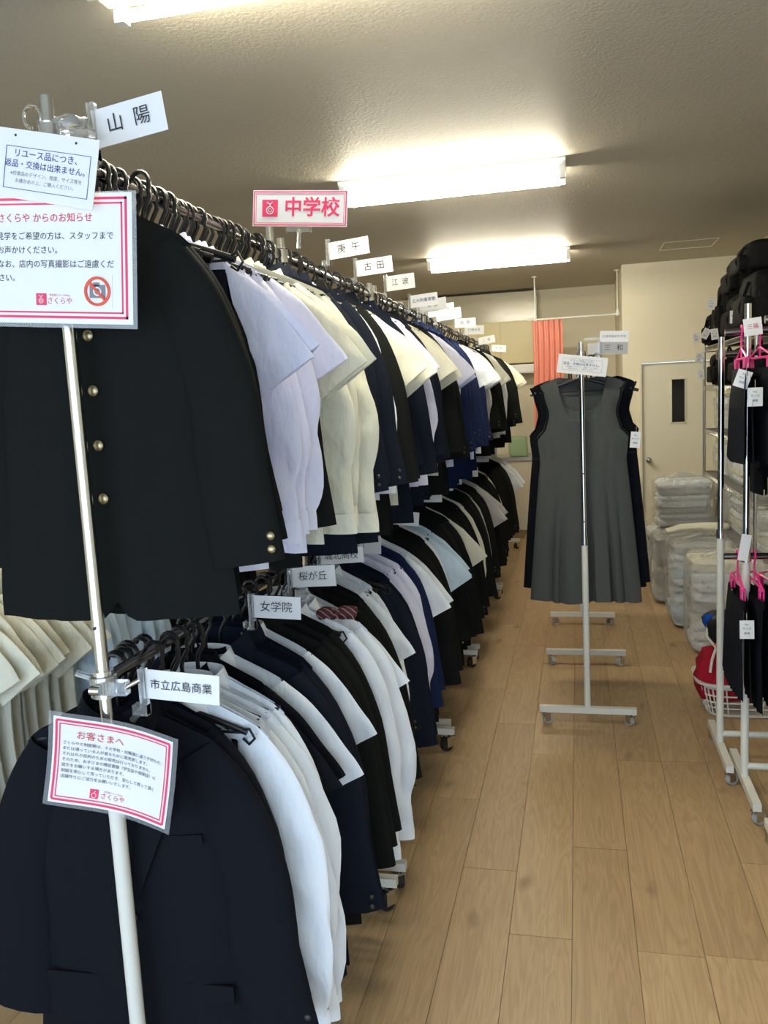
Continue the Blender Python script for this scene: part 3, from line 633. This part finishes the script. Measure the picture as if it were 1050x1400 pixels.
# big laminated notice
t = thing('laminated_notice', 'pink-bordered laminated notice with a no-camera symbol hanging on the front post', 'sign', (-.874, 1.335, 1.916)); t.rotation_euler = (0, .085, 0)
MB().box((0, .0015, 0), (.302, .001, .228)).build('laminate', M['lam'], t, smooth=False)
MB().box((-.001, 0, .002), (.290, .0014, .218)).build('paper', M['card'], t, smooth=False)
frame(t, .270, .198, .0042, M['pinkred'], c=(-.002, .003)); frame(t, .254, .182, .0028, M['pinkred'], name='inner_border', c=(-.002, .003))
text('さくらや からのお知らせ', .0165, M['red_text'], t, (-.022, -.0016, .070), bold=.006)
for k, s_ in enumerate(('見学をご希望の方は、スタッフまで', 'お声かけください。', 'なお、店内の写真撮影はご遠慮くだ', 'さい。')):
    text(s_, .0142, M['ink_text'], t, (-.117, -.0016, .040-.0235*k), align='LEFT')
logo(t, (-.032, -.0016, -.066), .020); text('さくらや', .0125, M['red_text'], t, (.004, -.0016, -.069)); text('学生服リユースShop', .0045, M['red_text'], t, (.004, -.0016, -.059))
nc = thing('x', '', ''); bpy.data.objects.remove(nc)
q = MB().box((.078, -.0014, -.052), (.056, .0006, .056)).build('symbol_card', M['card'], t, smooth=False)
q = MB(); q.box((.078, -.0022, -.052), (.030, .0006, .022)); q.box((.076, -.0022, -.040), (.012, .0006, .006)); q.build('camera_symbol', M['grey_text'], t, smooth=False)
q = MB().tube([(.078+.0065*math.cos(a), -.0026, -.052+.0065*math.sin(a)) for a in [2*PI*i/14 for i in range(14)]], .0016, 5, closed=True); q.build('camera_lens', M['card'], t)
q = MB().tube([(.078+.0225*math.cos(a), -.003, -.052+.0225*math.sin(a)) for a in [2*PI*i/30 for i in range(30)]], .0026, 6, closed=True); q.tube([(.062, -.003, -.036), (.094, -.003, -.068)], .0026, 6); q.build('ban_ring', M['orange'], t)
# reuse note
t = thing('reuse_note', 'white note with blue text and thin frame above the laminated notice', 'sign', (-.872, 1.315, 2.065)); t.rotation_euler = (0, .23, 0)
MB().box((0, 0, 0), (.205, .0012, .112)).build('paper', M['card'], t, smooth=False)
frame(t, .160, .068, .0009, M['blue_text'], c=(.01, -.006))
text('リユース品につき、', .0145, M['blue_text'], t, (.01, -.0015, .017), bold=.006); text('返品・交換は出来ません。', .0135, M['blue_text'], t, (.01, -.0015, -.000), bold=.006)
text('※校章品のデザイン、程度、サイズ等を', .0078, M['grey_text'], t, (.01, -.0015, -.0155)); text('お確かめの上、ご購入ください。', .0078, M['grey_text'], t, (.01, -.0015, -.027))
q = MB()
for x in (-.055, .06): q.tube([(x, -.0012, .046), (x, -.0004, .046)], .0022, 8)
q.build('punch_hole', M['ink_text'], t)
# lower laminated notice (gently bent)
t = thing('laminated_notice', 'pink-bordered curled notice headed お客さまへ on the lower front post', 'sign', (-.868, 1.332, .983)); t.rotation_euler = (0, .19, 0)
def bent(w, h_, y): return MB().grid([[(x, y+.012*math.sin(x*17+1.2)+.006*math.cos(z*16), z) for x in [-w/2+w*i/16 for i in range(17)]] for z in [h_/2-h_*j/8 for j in range(9)]])
bent(.262, .192, .0015).build('laminate', M['lam'], t); bent(.242, .176, 0).build('paper', M['card'], t)
def bendpart(o):
    me = o.data = o.data.copy(); R = o.rotation_euler.to_matrix(); Ri = R.inverted()
    for v in me.vertices:
        p = R @ v.co + o.location; p.y += .012*math.sin(p.x*17+1.2)+.006*math.cos(p.z*16); v.co = Ri @ (p-o.location)
def fframe(parent, w, h_, t_, m, name):
    b = MB(); y = -.0012; n = 14
    for x in (-w/2, w/2): b.grid([[(x-t_/2, y, z), (x+t_/2, y, z)] for z in [h_/2-h_*j/n for j in range(n+1)]])
    for z in (-h_/2, h_/2): b.grid([[(x, y, z+t_/2) for x in [-w/2+w*i/n for i in range(n+1)]], [(x, y, z-t_/2) for x in [-w/2+w*i/n for i in range(n+1)]]])
    o = b.build(name, m, parent); bendpart(o)
fframe(t, .228, .162, .0042, M['pinkred'], 'border'); fframe(t, .215, .149, .002, M['pinkred'], 'inner_border')
bendpart(text('お客さまへ', .0185, M['red_text'], t, (-.03, -.002, .054)))
for k, s_ in enumerate(('さくらやの制服類は、その学校・幼稚園に通う子供たち、', 'または通っている人が着るために販売致します。', 'それ以外の目的のための販売は行っておりません。', 'そのため、お子さまの確認書類（学生証や保険証）の', '提示をお願いする場合があります。', '制服を安心して売っていただき、安心して買って頂く', '店舗作りにご協力をお願いいたします。')):
    bendpart(text(s_, .0079, M['ink_text'], t, (-.101, -.002, .036-.0115*k), align='LEFT'))
q = MB().box((-.034, -.002, -.060), (.016, .0006, .018)).build('logo', M['pinkred'], t, smooth=False); bendpart(q)
bendpart(text('さくらや', .0125, M['red_text'], t, (.003, -.002, -.062))); bendpart(text('学生服リユースShop', .0042, M['red_text'], t, (.003, -.002, -.053)))
q = MB().tube([(-.034+.0045*math.cos(a), -.0026, -.0625+.0045*math.sin(a)) for a in [2*PI*i/12 for i in range(12)]], .0006, 5, closed=True); q.tube([(-.034, -.0026, -.057), (-.031, -.0026, -.0535)], .0006, 5); q = q.build('logo_mark', M['card'], t); bendpart(q)
# clear clamps and hook on the front post
t = thing('clear_clamp', 'clear plastic clamp joining the six-character tag to the front post', 'clamp', (XA, 1.375, 1.135))
q = MB(); q.tube([(0, 0, -.02), (0, 0, .02)], .026, 12); q.box((.03, -.01, 0), (.05, .02, .026)); q.tube([(-.02, -.01, .018), (-.045, -.02, .03)], .006, 8); q.build('clamp_jaw', M['clear'], t, smooth=False)
q = MB(); q.tube([(-.01, -.03, .0), (.01, -.03, .0)], .009, 10); q.tube([(.05, -.01, 0), (.075, .0, .012)], .005, 8); q.build('clamp_screw', M['chrome'], t)
t = thing('clear_clamp', 'clear crumpled plastic clamp and wrap behind the tilted tag, top of the front post', 'clamp', (XA, 1.375, 2.14))
q = MB(); q.blob((.028, .02, .01), (.065, .05, .04), 3, .8, amp=.12); q.build('clamp_wrap', M['clear'], t)
q = MB(); q.tube([(0, 0, -.015), (0, 0, .015)], .02, 12); q.tube([(.02, -.005, .0), (.07, .03, -.002)], .008, 8); q.build('clamp_jaw', M['clear'], t, smooth=False)
t = tag(MB().tube([(-.028+.017*math.cos(a), -.005, .019*math.sin(a)) for a in [math.radians(d) for d in range(-60, 290, 25)]], .003, 7).build('wire_hook', M['chrome'], None, (XA, 1.375, 2.168)), 'small round wire hook beside the top of the front post', 'hook')
# aisle rack signs
t = tagcard('三   和', (.168, 4.06, 1.828), .127, .056, -.06, .03, 'two-part card tag reading 三和 at the top of the aisle rack', m='cardgrey', clp=True)
MB().box((.0035, 0, .052), (.127, .0018, .05), Matrix.Rotation(.06, 3, 'Y')).build('upper_card', M['card'], t, smooth=False); text('広島市指定中学校', .0135, M['grey_text'], t, (.0035, -.0018, .052), roll=-.06)
t = thing('reuse_note', 'white framed note tied across the top of the aisle rack post', 'sign', (.026, 4.045, 1.757)); t.rotation_euler = (0, .15, 0)
MB().box((0, 0, 0), (.225, .0012, .086)).build('paper', M['card'], t, smooth=False); frame(t, .18, .055, .0008, M['grey_text'])
text('リユース品につき、', .0135, M['blue_text'], t, (0, -.0015, .018)); text('返品・交換は出来ません。', .0145, M['blue_text'], t, (0, -.0015, .003), bold=.01); text('※校章品のデザイン、程度、サイズ等を', .0085, M['grey_text'], t, (0, -.0015, -.0105)); text('お確かめの上、ご購入ください。', .0085, M['grey_text'], t, (0, -.0015, -.0195))
t = thing('clear_clamp', 'clear plastic clamp at the top of the aisle rack', 'clamp', (.022, 4.07, 1.80)); q = MB(); q.box((.06, -.01, .03), (.06, .02, .05)); q.box((.05, -.01, .075), (.07, .01, .012)); q.build('clamp_jaw', M['clear'], t, smooth=False)
def price_tag(loc, w, h_, roll, label, rz=0, group=None):
    t = thing('price_tag', label, 'price tag', loc, rz, group); R = Matrix.Rotation(-roll, 3, 'Y')
    MB().box((0, 0, 0), (w, .001, h_), R).build('card', M['card'], t, smooth=False)
    for k, (f, z) in enumerate((('No.', .28), ('サイズ', .05), ('価格', -.2))):
        text(f, h_*.15, M['ink_text'], t, tuple(R @ Vector((0, -.001, h_*z))), roll=roll)
    cyl(tuple(R @ Vector((0, 0, h_*.46))), tuple(R @ Vector((0, .004, h_*.46+.03))), .0007, 5).build('tag_string', M['cord'], t)
price_tag((.262, 4.09, 1.40), .045, .075, -.1, 'small white price tag on the grey jumper dress')
# ---------------------------------------------------------------- back of the room
t = thing('wall_cabinet', 'cream two-door wall cabinet above the kitchenette', 'cabinet', (0, 0, 0))
MB().box((-1.25, 10.4, 2.235), (1.6, .34, .5)).build('cabinet_body', M['yellowdoor'], t, smooth=False)
for x0, x1 in ((-2.05, -1.67), (-1.665, -1.27), (-1.265, -.875), (-.868, -.455)):
    MB().box(((x0+x1)/2, 10.215, 2.237), (x1-x0-.006, .018, .488)).build('cabinet_door', M['yellowdoor'], t, smooth=False)
tag(MB().box((-1.25, 10.45, 2.66), (1.6, .2, .33)).build('wall_panel', M['glossy'], smooth=False), 'glossy beige panel between the wall cabinet and the ceiling', 'panel')
t = thing('range_hood', 'white range hood under the wall cabinet', 'range hood', (-.72, 10.35, 1.93))
MB().prism([(-.3, .2, .04), (-.3, .2, -.05), (-.3, -.2, -.05), (-.3, -.18, .04)], (.58, 0, 0)).build('hood_shell', M['lampbody'], t, smooth=False); MB().box((0, 0, -.055), (.5, .3, .012)).build('hood_filter', M['steel'], t, smooth=False)
t = thing('kitchen_counter', 'kitchen counter at the back wall', 'counter', (-1.1, 10.3, 0))
MB().box((0, 0, .42), (1.3, .5, .84)).build('counter_body', M['doorp'], t, smooth=False); MB().box((0, -.01, .86), (1.34, .54, .04)).build('worktop', M['steel'], t, smooth=False)
q = tag(MB().blob((0, 0, .12), (.22, .2, .24), 2, .25, amp=.01).build('storage_tin', M['green'], None, (-.70, 10.18, .88)), 'pale green box on the kitchen counter', 'box')
# fitting-room curtain
t = thing('curtain_rail', 'white curtain rail hung from the ceiling at the back', 'curtain rail', (0, 9.32, 0))
cyl((-.51, 0, 2.407), (.455, 0, 2.407), .011, 10).build('rail', M['enamel'], t)
for x in (-.42, .43): q = cyl((x, 0, 2.40), (x, 0, ZC), .009, 10); q.tube([(x, 0, ZC-.012), (x, 0, ZC)], .03, 12); q.tube([(x, 0, 2.39), (x, 0, 2.45)], .018, 10); q.build('ceiling_rod', M['enamel'], t)
rows = []
for j in range(14):
    v = j/13; rows.append([(-.455+.315*s_+.006*math.sin(9*v), (.025+.02*v)*math.sin(s_*2*PI*5.5+.5*math.sin(3*v)), 2.395-1.98*v) for s_ in [i/90 for i in range(91)]])
t = tag(MB().grid(rows).build('curtain', M['curtain'], None, (0, 9.32, 0)), 'salmon pink curtain hanging in folds from the back rail', 'curtain')
q = MB()
for k in range(8): x = -.445+.042*k; q.tube([(x+.012*math.cos(a), 0, 2.405+.016*math.sin(a)) for a in [2*PI*i/8 for i in range(8)]], .0018, 4, closed=True)
q.build('curtain_ring', M['chrome'], t)
# wire shelf at the right wall
t = thing('wire_shelf', 'tall chrome wire shelf along the right wall', 'shelf', (0, 0, 0))
for x in (1.1, 1.54):
    for y in (5.71, 7.94): 
        p = cyl((x, y, 0), (x, y, 2.0), .0125, 12)
        for k in range(30): p.tube([(x, y, .1+k*.063), (x, y, .104+k*.063)], .0138, 10)
        p.build('shelf_post', M['steel'], t)
for z in (.12, .48, .86, 1.24, 1.615, 1.95):
    w = MB()
    for x in (1.1, 1.54):
        for dz in (0, -.035): w.tube([(x, 5.71, z+dz), (x, 7.94, z+dz)], .004, 6)
        for k in range(30): y = 5.74+k*.074; w.tube([(x, y, z), (x, y+.037, z-.035), (x, y+.074, z)], .002, 4)
    for y in (5.71, 7.94):
        for dz in (0, -.035): w.tube([(1.1, y, z+dz), (1.54, y, z+dz)], .004, 6)
    for k in range(60): y = 5.74+k*.037; w.tube([(1.1, y, z+.003), (1.54, y, z+.003)], .0018, 4)
    w.build('wire_tier', M['steel'], t)
def bag(loc, d, seed, label, rz=0, strap=True):
    t = thing('school_bag', label, 'bag', loc, rz)
    MB().blob((0, 0, d[2]/2), d, seed, .38, 26, 16, .02).build('bag_body', M['bagblack'], t)
    MB().blob((-d[0]*.47, 0, d[2]*.35), (d[0]*.3, d[1]*.75, d[2]*.5), seed+1, .35, amp=.02).build('front_pocket', M['bagblack'], t)
    MB().tube([(0, d[1]*.16*math.cos(a), d[2]*.97+.05*math.sin(a)) for a in [PI*i/8 for i in range(9)]], .009, 6).build('carry_handle', M['bagblack'], t)
    z = MB().tube([(d[0]*.1*math.cos(a)-d[0]*.3, d[1]*.46*math.cos(a), d[2]*(.55+.42*math.sin(a))) for a in [PI*i/14 for i in range(15)]], .005, 5); z.build('zip', M['lining'], t)
    if strap: MB().tube([(-d[0]*.5, -d[1]*.3, d[2]*.8), (-d[0]*.62, -d[1]*.25, d[2]*.4), (-d[0]*.55, -d[1]*.28, d[2]*.03)], .012, 6, flat=.4).build('strap', M['bagblack'], t)
    return t
bag((1.30, 7.35, 1.955), (.34, .42, .50), 1, 'upright black backpack on top of the wire shelf, left one')
bag((1.32, 6.75, 1.955), (.40, .62, .34), 2, 'black holdall lying on top of the wire shelf')
bag((1.30, 6.72, 2.26), (.38, .55, .28), 5, 'bulky black bag topmost of the pile on the wire shelf')
bag((1.30, 6.1, 1.955), (.42, .62, .40), 3, 'wide black sports bag at the near end of the shelf top')
bag((1.28, 6.15, 2.33), (.40, .5, .22), 8, 'flat black bag lying on the wide sports bag')
bag((1.22, 7.76, 1.955), (.26, .26, .27), 4, 'small black bag hanging over the far end of the shelf top')
bag((1.25, 7.6, 1.62), (.26, .5, .27), 6, 'black shoe bag on the second tier of the wire shelf')
bag((1.25, 6.4, 1.62), (.3, .5, .27), 7, 'black bag behind the right-hand racks on the second tier')
for i, (x, y, z, roll) in enumerate(((1.02, 7.86, 2.04, .15), (1.05, 7.5, 2.05, -.5), (1.06, 7.1, 2.02, .1), (1.03, 7.75, 1.86, -.3), (1.04, 7.7, 1.72, .1), (1.05, 7.2, 2.26, -.1), (1.05, 6.2, 2.08, .0))):
    price_tag((x, y, z), .055, .085, roll, ['white price tag lowest-left below the small black bag', 'tilted price tag beside the backpack', 'square price tag under the backpack', 'slanted price tag on the shelf corner', 'price tag over the second tier', 'thin price tag on the backpack pocket', 'price tag under the wide sports bag'][i])
# folded clothes in clear bags
def clothes_bag(loc, d, seed, label, n, cols, rz=0):
    cols = [{'greyshirt': 'white'}.get(c, c) for c in cols]+['greyshirt']
    t = thing('clothes_bag', label, 'bag', loc, rz); R = random.Random(seed)
    for i in range(n):
        z = .02+(d[2]-.05)*(i+.5)/n
        MB().blob((R.uniform(-.01, .01), R.uniform(-.01, .01), z), (d[0]*.88, d[1]*.88, (d[2]-.04)/n*1.06), seed*9+i, .3, 16, 8, .02).build('folded_garment', M[cols[i % len(cols)]], t)
    MB().blob((0, 0, d[2]/2), (d[0], d[1], d[2]), seed, .28, 30, 20, .022).build('clear_wrap', M['poly'], t)
    MB().tube([(-d[0]*.3, -d[1]*.2, d[2]-.005), (0, 0, d[2]+.02), (d[0]*.3, d[1]*.1, d[2]-.005)], [.01, .022, .01], 8, flat=2).build('bag_knot', M['poly'], t)
clothes_bag((.86, 5.42, 0), (.44, .42, .60), 1, 'nearest tall clear bag of folded clothes on the floor', 9, ('greyshirt', 'white', 'greyshirt', 'cream'))
clothes_bag((.80, 6.02, 0), (.44, .5, .60), 2, 'second clear bag of folded clothes on the floor', 10, ('greyshirt', 'ltblue', 'greyshirt', 'white'))
clothes_bag((.76, 6.72, 0), (.46, .5, .52), 3, 'third clear bag of folded clothes on the floor', 9, ('greyshirt', 'cream'))
clothes_bag((.80, 7.5, 0), (.5, .6, .44), 4, 'lowest clear bag of folded clothes, near the door', 7, ('greyshirt', 'navy', 'white'))
clothes_bag((.86, 7.46, .45), (.48, .5, .42), 5, 'clear bag stacked on the lowest one near the door', 7, ('greyshirt', 'white'))
for y in (6.1, 6.8, 7.5):
    for zi, z in enumerate((.125, .485, .865, 1.245)):
        clothes_bag((1.33, y, z), (.38, .58, .30), int(y*10)+zi, ['bottom', 'third-lowest', 'middle', 'upper'][zi]+'-tier clear clothes bag on the wire shelf, '+{6.1: 'near end', 6.8: 'centre', 7.5: 'far end'}[y], 5, ('greyshirt', 'cream', 'white'))
t = tag(MB().tube([(-.2, 0, 0), (-.1, .02, .02), (.02, 0, .03), (.14, -.02, .028), (.2, 0, .035)], [.02, .03, .03, .035, .02], 10, flat=1.4).build('rolled_cloth', M['cream'], None, (.78, 6.0, .64)), 'rolled cream cloth lying on top of the clear bags', 'cloth')
# laundry basket
t = thing('laundry_basket', 'white plastic laundry basket on the floor behind the right-hand racks', 'basket', (.775, 4.35, 0))
q = MB(); rim = lambda k, z, e_=.25: [(k*.21*math.copysign(abs(math.cos(a))**.5, math.cos(a)), k*.16*math.copysign(abs(math.sin(a))**.5, math.sin(a)), z) for a in [2*PI*i/32 for i in range(32)]]
q.grid([rim(.8, .005), rim(.82, .02)], True); q.ngon(rim(.8, .006)[::-1]); q.grid([rim(.97, .15), rim(1.0, .18), rim(1.08, .18), rim(1.08, .17)], True)
for i in range(32): q.tube([rim(.82, .02)[i], rim(.97, .15)[i]], .004, 5)
for z in (.05, .08, .115): k = .82+.15*(z-.02)/.13; q.tube(rim(k, z), .004, 5, closed=True)
q.build('basket_wall', M['basket'], t)
tag(MB().blob((0, 0, .13), (.34, .24, .26), 4, .6, amp=.06).build('drawstring_bag', M['red'], None, (.73, 4.33, .06)), 'dark red cloth bag filling the laundry basket', 'bag')
tag(MB().blob((0, 0, .08), (.26, .24, .17), 6, .6, amp=.08).build('gym_bag', M['lining'], None, (.735, 4.32, .35)), 'black cloth bag on top of the red bag in the basket', 'bag')
tag(MB().blob((0, 0, 0), (.06, .05, .06), 7, .7, amp=.08).build('cloth_bundle', M['blue'], None, (.62, 4.30, .475)), 'small bright blue cloth bundle at the basket edge', 'cloth')
q = MB().tube([(.61, 4.26, .47), (.60, 4.25, .41), (.64, 4.22, .36), (.62, 4.21, .30), (.61, 4.2, .24)], .007, 6); q.tube([(.64, 4.22, .36), (.68, 4.2, .31), (.74, 4.19, .27), (.84, 4.2, .25)], .007, 6)
tag(q.build('drawstring', M['cord']), 'white drawstring cord hanging over the red bag', 'cord')
q = MB()
for a in range(5): q.tube([(0, 0, 0), (.02*math.cos(a*1.3), -.01, .02*math.sin(a*1.3)), (.035*math.cos(a*1.3+.3), 0, .035*math.sin(a*1.3+.3))], .004, 5)
tag(q.build('ribbon', M['orange'], None, (.66, 4.2, .375)), 'small orange-red ribbon on the black bag in the basket', 'ribbon')
# ---------------------------------------------------------------- right-hand racks: pink clip hangers, skirts, jumpers
def pleated(w0, w1, L, seed, n=11, T=.03):
    rows = []; R = random.Random(seed); ph = R.uniform(0, 6)
    for j in range(10):
        v = j/9; w = w0+(w1-w0)*v; row = []
        for i in range(n*4+1):
            f = (i % 4)/4; s_ = -1+2*i/(n*4); fx = (f-.3)*(.9*w/n)*v*1.1
            row.append((s_*w+fx*.6, -T*(1-s_*s_)**.5*.6-.004-(.008+.005*v)*(abs(f-.5)*2)*min(1, v*2.5)-.0, -L*v+.006*math.sin(3*s_+ph)*v))
        rows.append(row)
    mb = MB().grid(rows); back = [[(x, -y*.7+.004, z) for x, y, z in r[::-1]] for r in rows]; mb.grid(back); return mb
def ph_mesh():
    a = MB(); a.tube([(-.15, 0, -.10), (.15, 0, -.10)], .005, 7); a.tube([(0, 0, -.10), (0, 0, -.03), (.004, 0, -.02), (.0195, 0, .0)]+[(.0195*math.cos(t_), 0, .003+.0195*math.sin(t_)) for t_ in [math.radians(d) for d in (20, 50, 80, 110, 140, 170, 200)]], .0035, 6)
    a.tube([(-.15, 0, -.10), (-.06, 0, -.075), (0, 0, -.06), (.06, 0, -.075), (.15, 0, -.10)], .0035, 6)
    c = MB()
    for x in (-.12, .12): c.box((x, -.006, -.125), (.024, .006, .05)); c.box((x, .006, -.125), (.024, .006, .05)); c.box((x, 0, -.105), (.014, .014, .014))
    return a.mesh('clip_hanger', M['pinkplastic']), c.mesh('clip', M['pinkplastic'], False)
PH, PC = ph_mesh()
SK = [pleated(.17, .235, .46, s_).mesh('pleats', M['ink']) for s_ in range(2)]
WB = MB().grid([[(.172*math.cos(a), .02*math.sin(a), z) for a in [2*PI*i/24 for i in range(24)]] for z in (.005, -.015, -.035)], True).mesh('waistband', M['ink'])
def skirt_at(loc, rz, i, label, glabel, L=1):
    t = thing('pleated_skirt', label, 'skirt', (loc[0], loc[1], loc[2]-.14), rz, glabel); t.scale = (1, 1, L)
    link('pleats', SK[i % 2], t); link('waistband', WB, t)
    o = link('clip_hanger', PH, None, loc, (0, 0, rz)); tag(o, 'pink clip hanger of the '+(glabel or 'front pleated skirt'), 'hanger', 'pink hangers of the '+glabel if glabel else None); link('clip', PC, o)
x = .592
for i in range(12):
    near = i == 0
    skirt_at((x, 3.39, .98), PI/2*(-1)+rg.uniform(-.12, .12), i, 'black pleated skirt nearest the aisle on the lower right-hand rail' if near else ('second', 'third', 'fourth')[i-1]+' black pleated skirt from the aisle end, lower right-hand rail' if i < 4 else 'black pleated skirts on pink hangers, lower right-hand rail', None if near else 'black pleated skirts on the lower right-hand rail', .8 if near else rg.uniform(.88, .95)); x += .06
x = .60
for i in range(12):
    skirt_at((x, 3.39, 1.83), -PI/2+rg.uniform(-.12, .12), i, ('first', 'second', 'third', 'fourth')[i]+' dark navy pleated skirt from the aisle end, upper right-hand rail' if i < 4 else 'dark navy pleated skirts on pink hangers, upper right-hand rail', 'navy pleated skirts on the upper right-hand rail', .74 if i < 2 else .88); x += .065
x = .69
for i in range(8):
    garment('blazer', 'navy', (x, 2.79, 1.83), 'dark navy jackets on the nearest right-hand rack', 'dark navy jackets on the nearest right-hand rack', rz=-PI/2+rg.uniform(-.05, .05)); x += .09
for i in range(7):
    garment('blazer', 'ink', (.72+i*.1, 3.71, 1.76), 'dark jackets on the farther right-hand rack', 'dark jackets on the farther right-hand rack', rz=-PI/2, scale=.6)
price_tag((.575, 3.22, 1.655), .05, .062, -.35, 'tilted white price tag on the upper navy skirts'); price_tag((.613, 3.2, 1.59), .05, .066, 0, 'upright white price tag below the tilted one, upper navy skirts')
price_tag((.592, 3.2, .742), .05, .07, .02, 'white price tag on the front black pleated skirt'); price_tag((.70, 3.18, .752), .05, .07, .02, 'white price tag at the right edge, on a black skirt')
t = tagcard('三篠', (.622, 3.3, 1.84), .062, .062, .1, .02, 'square white tag with red print on the upper right-hand rail', tm='red_text', clp=False)
tagcard('', (.60, 3.3, 1.03), .035, .1, -.15, .02, 'blank white tag on the lower right-hand rail post', clp=False)

def clip_skirt(y, zr, label, sh=0):
    loc = (XA+sh, y, zr)
    t = thing('pleated_skirt', label, 'skirt', (loc[0], loc[1], loc[2]-.185), .0); link('pleats', SK[0], t); link('waistband', WB, t)
    hanger(loc, 0, 'curled clip hanger of the '+label.split(',')[0], None, True)
clip_skirt(1.535, ZL, 'black skirt behind the front blazer, lower rail', .02)
clip_skirt(2.245, ZL, 'black skirt beside the white long sleeves, lower rail', .02)
clip_skirt(2.83, ZL, 'black skirt before the navy jackets, lower rail', .02)
clip_skirt(1.63, ZU, 'black skirt between black jackets and lavender shirts, top rail', .03)
# dark red plaid ribbon tied over a white collar, red emblem
pl = mat('plaid_ribbon', (.06, .008, .012), .7)
nt = pl.node_tree; ck = nt.nodes.new('ShaderNodeTexWave'); ck.inputs['Scale'].default_value = 28; ck.bands_direction = 'DIAGONAL'
cr = nt.nodes.new('ShaderNodeValToRGB'); cr.color_ramp.elements[0].color = (.06, .008, .012, 1); cr.color_ramp.elements[1].color = (.35, .2, .2, 1); cr.color_ramp.elements[0].position = .86; cr.color_ramp.elements[1].position = .95
tc = nt.nodes.new('ShaderNodeTexCoord'); nt.links.new(tc.outputs['Object'], ck.inputs[0]); nt.links.new(ck.outputs['Fac'], cr.inputs[0]); nt.links.new(cr.outputs[0], nt.nodes['Principled BSDF'].inputs['Base Color'])
t = thing('plaid_ribbon', 'dark red plaid ribbon bow lying on the white shirts of the lower rail', 'ribbon', (-.70, 2.30, 1.035), .3)
for sx in (-1, 1): MB().blob((sx*.03, -.01, 0), (.06, .03, .04), 3+sx, .7, amp=.06).build('bow_loop', pl, t)
MB().blob((0, -.018, 0), (.02, .02, .025), 9, .7).build('bow_knot', pl, t)

for i in range(34): hanger((XA-.01+rg.uniform(-.01, .01), 1.50+i*.034+rg.uniform(-.006, .006), ZU), rg.uniform(-.12, .12), 'black hanger crowded among the hooks of the near top rail', 'crowded black hangers of the near top rail')
for i in range(6): hanger((XA-.03+rg.uniform(-.01, .01), 1.465+i*.022+rg.uniform(-.006, .006), ZL), rg.uniform(-.12, .12), 'black hanger crowded among the hooks of the near lower rail', 'crowded black hangers of the near lower rail')
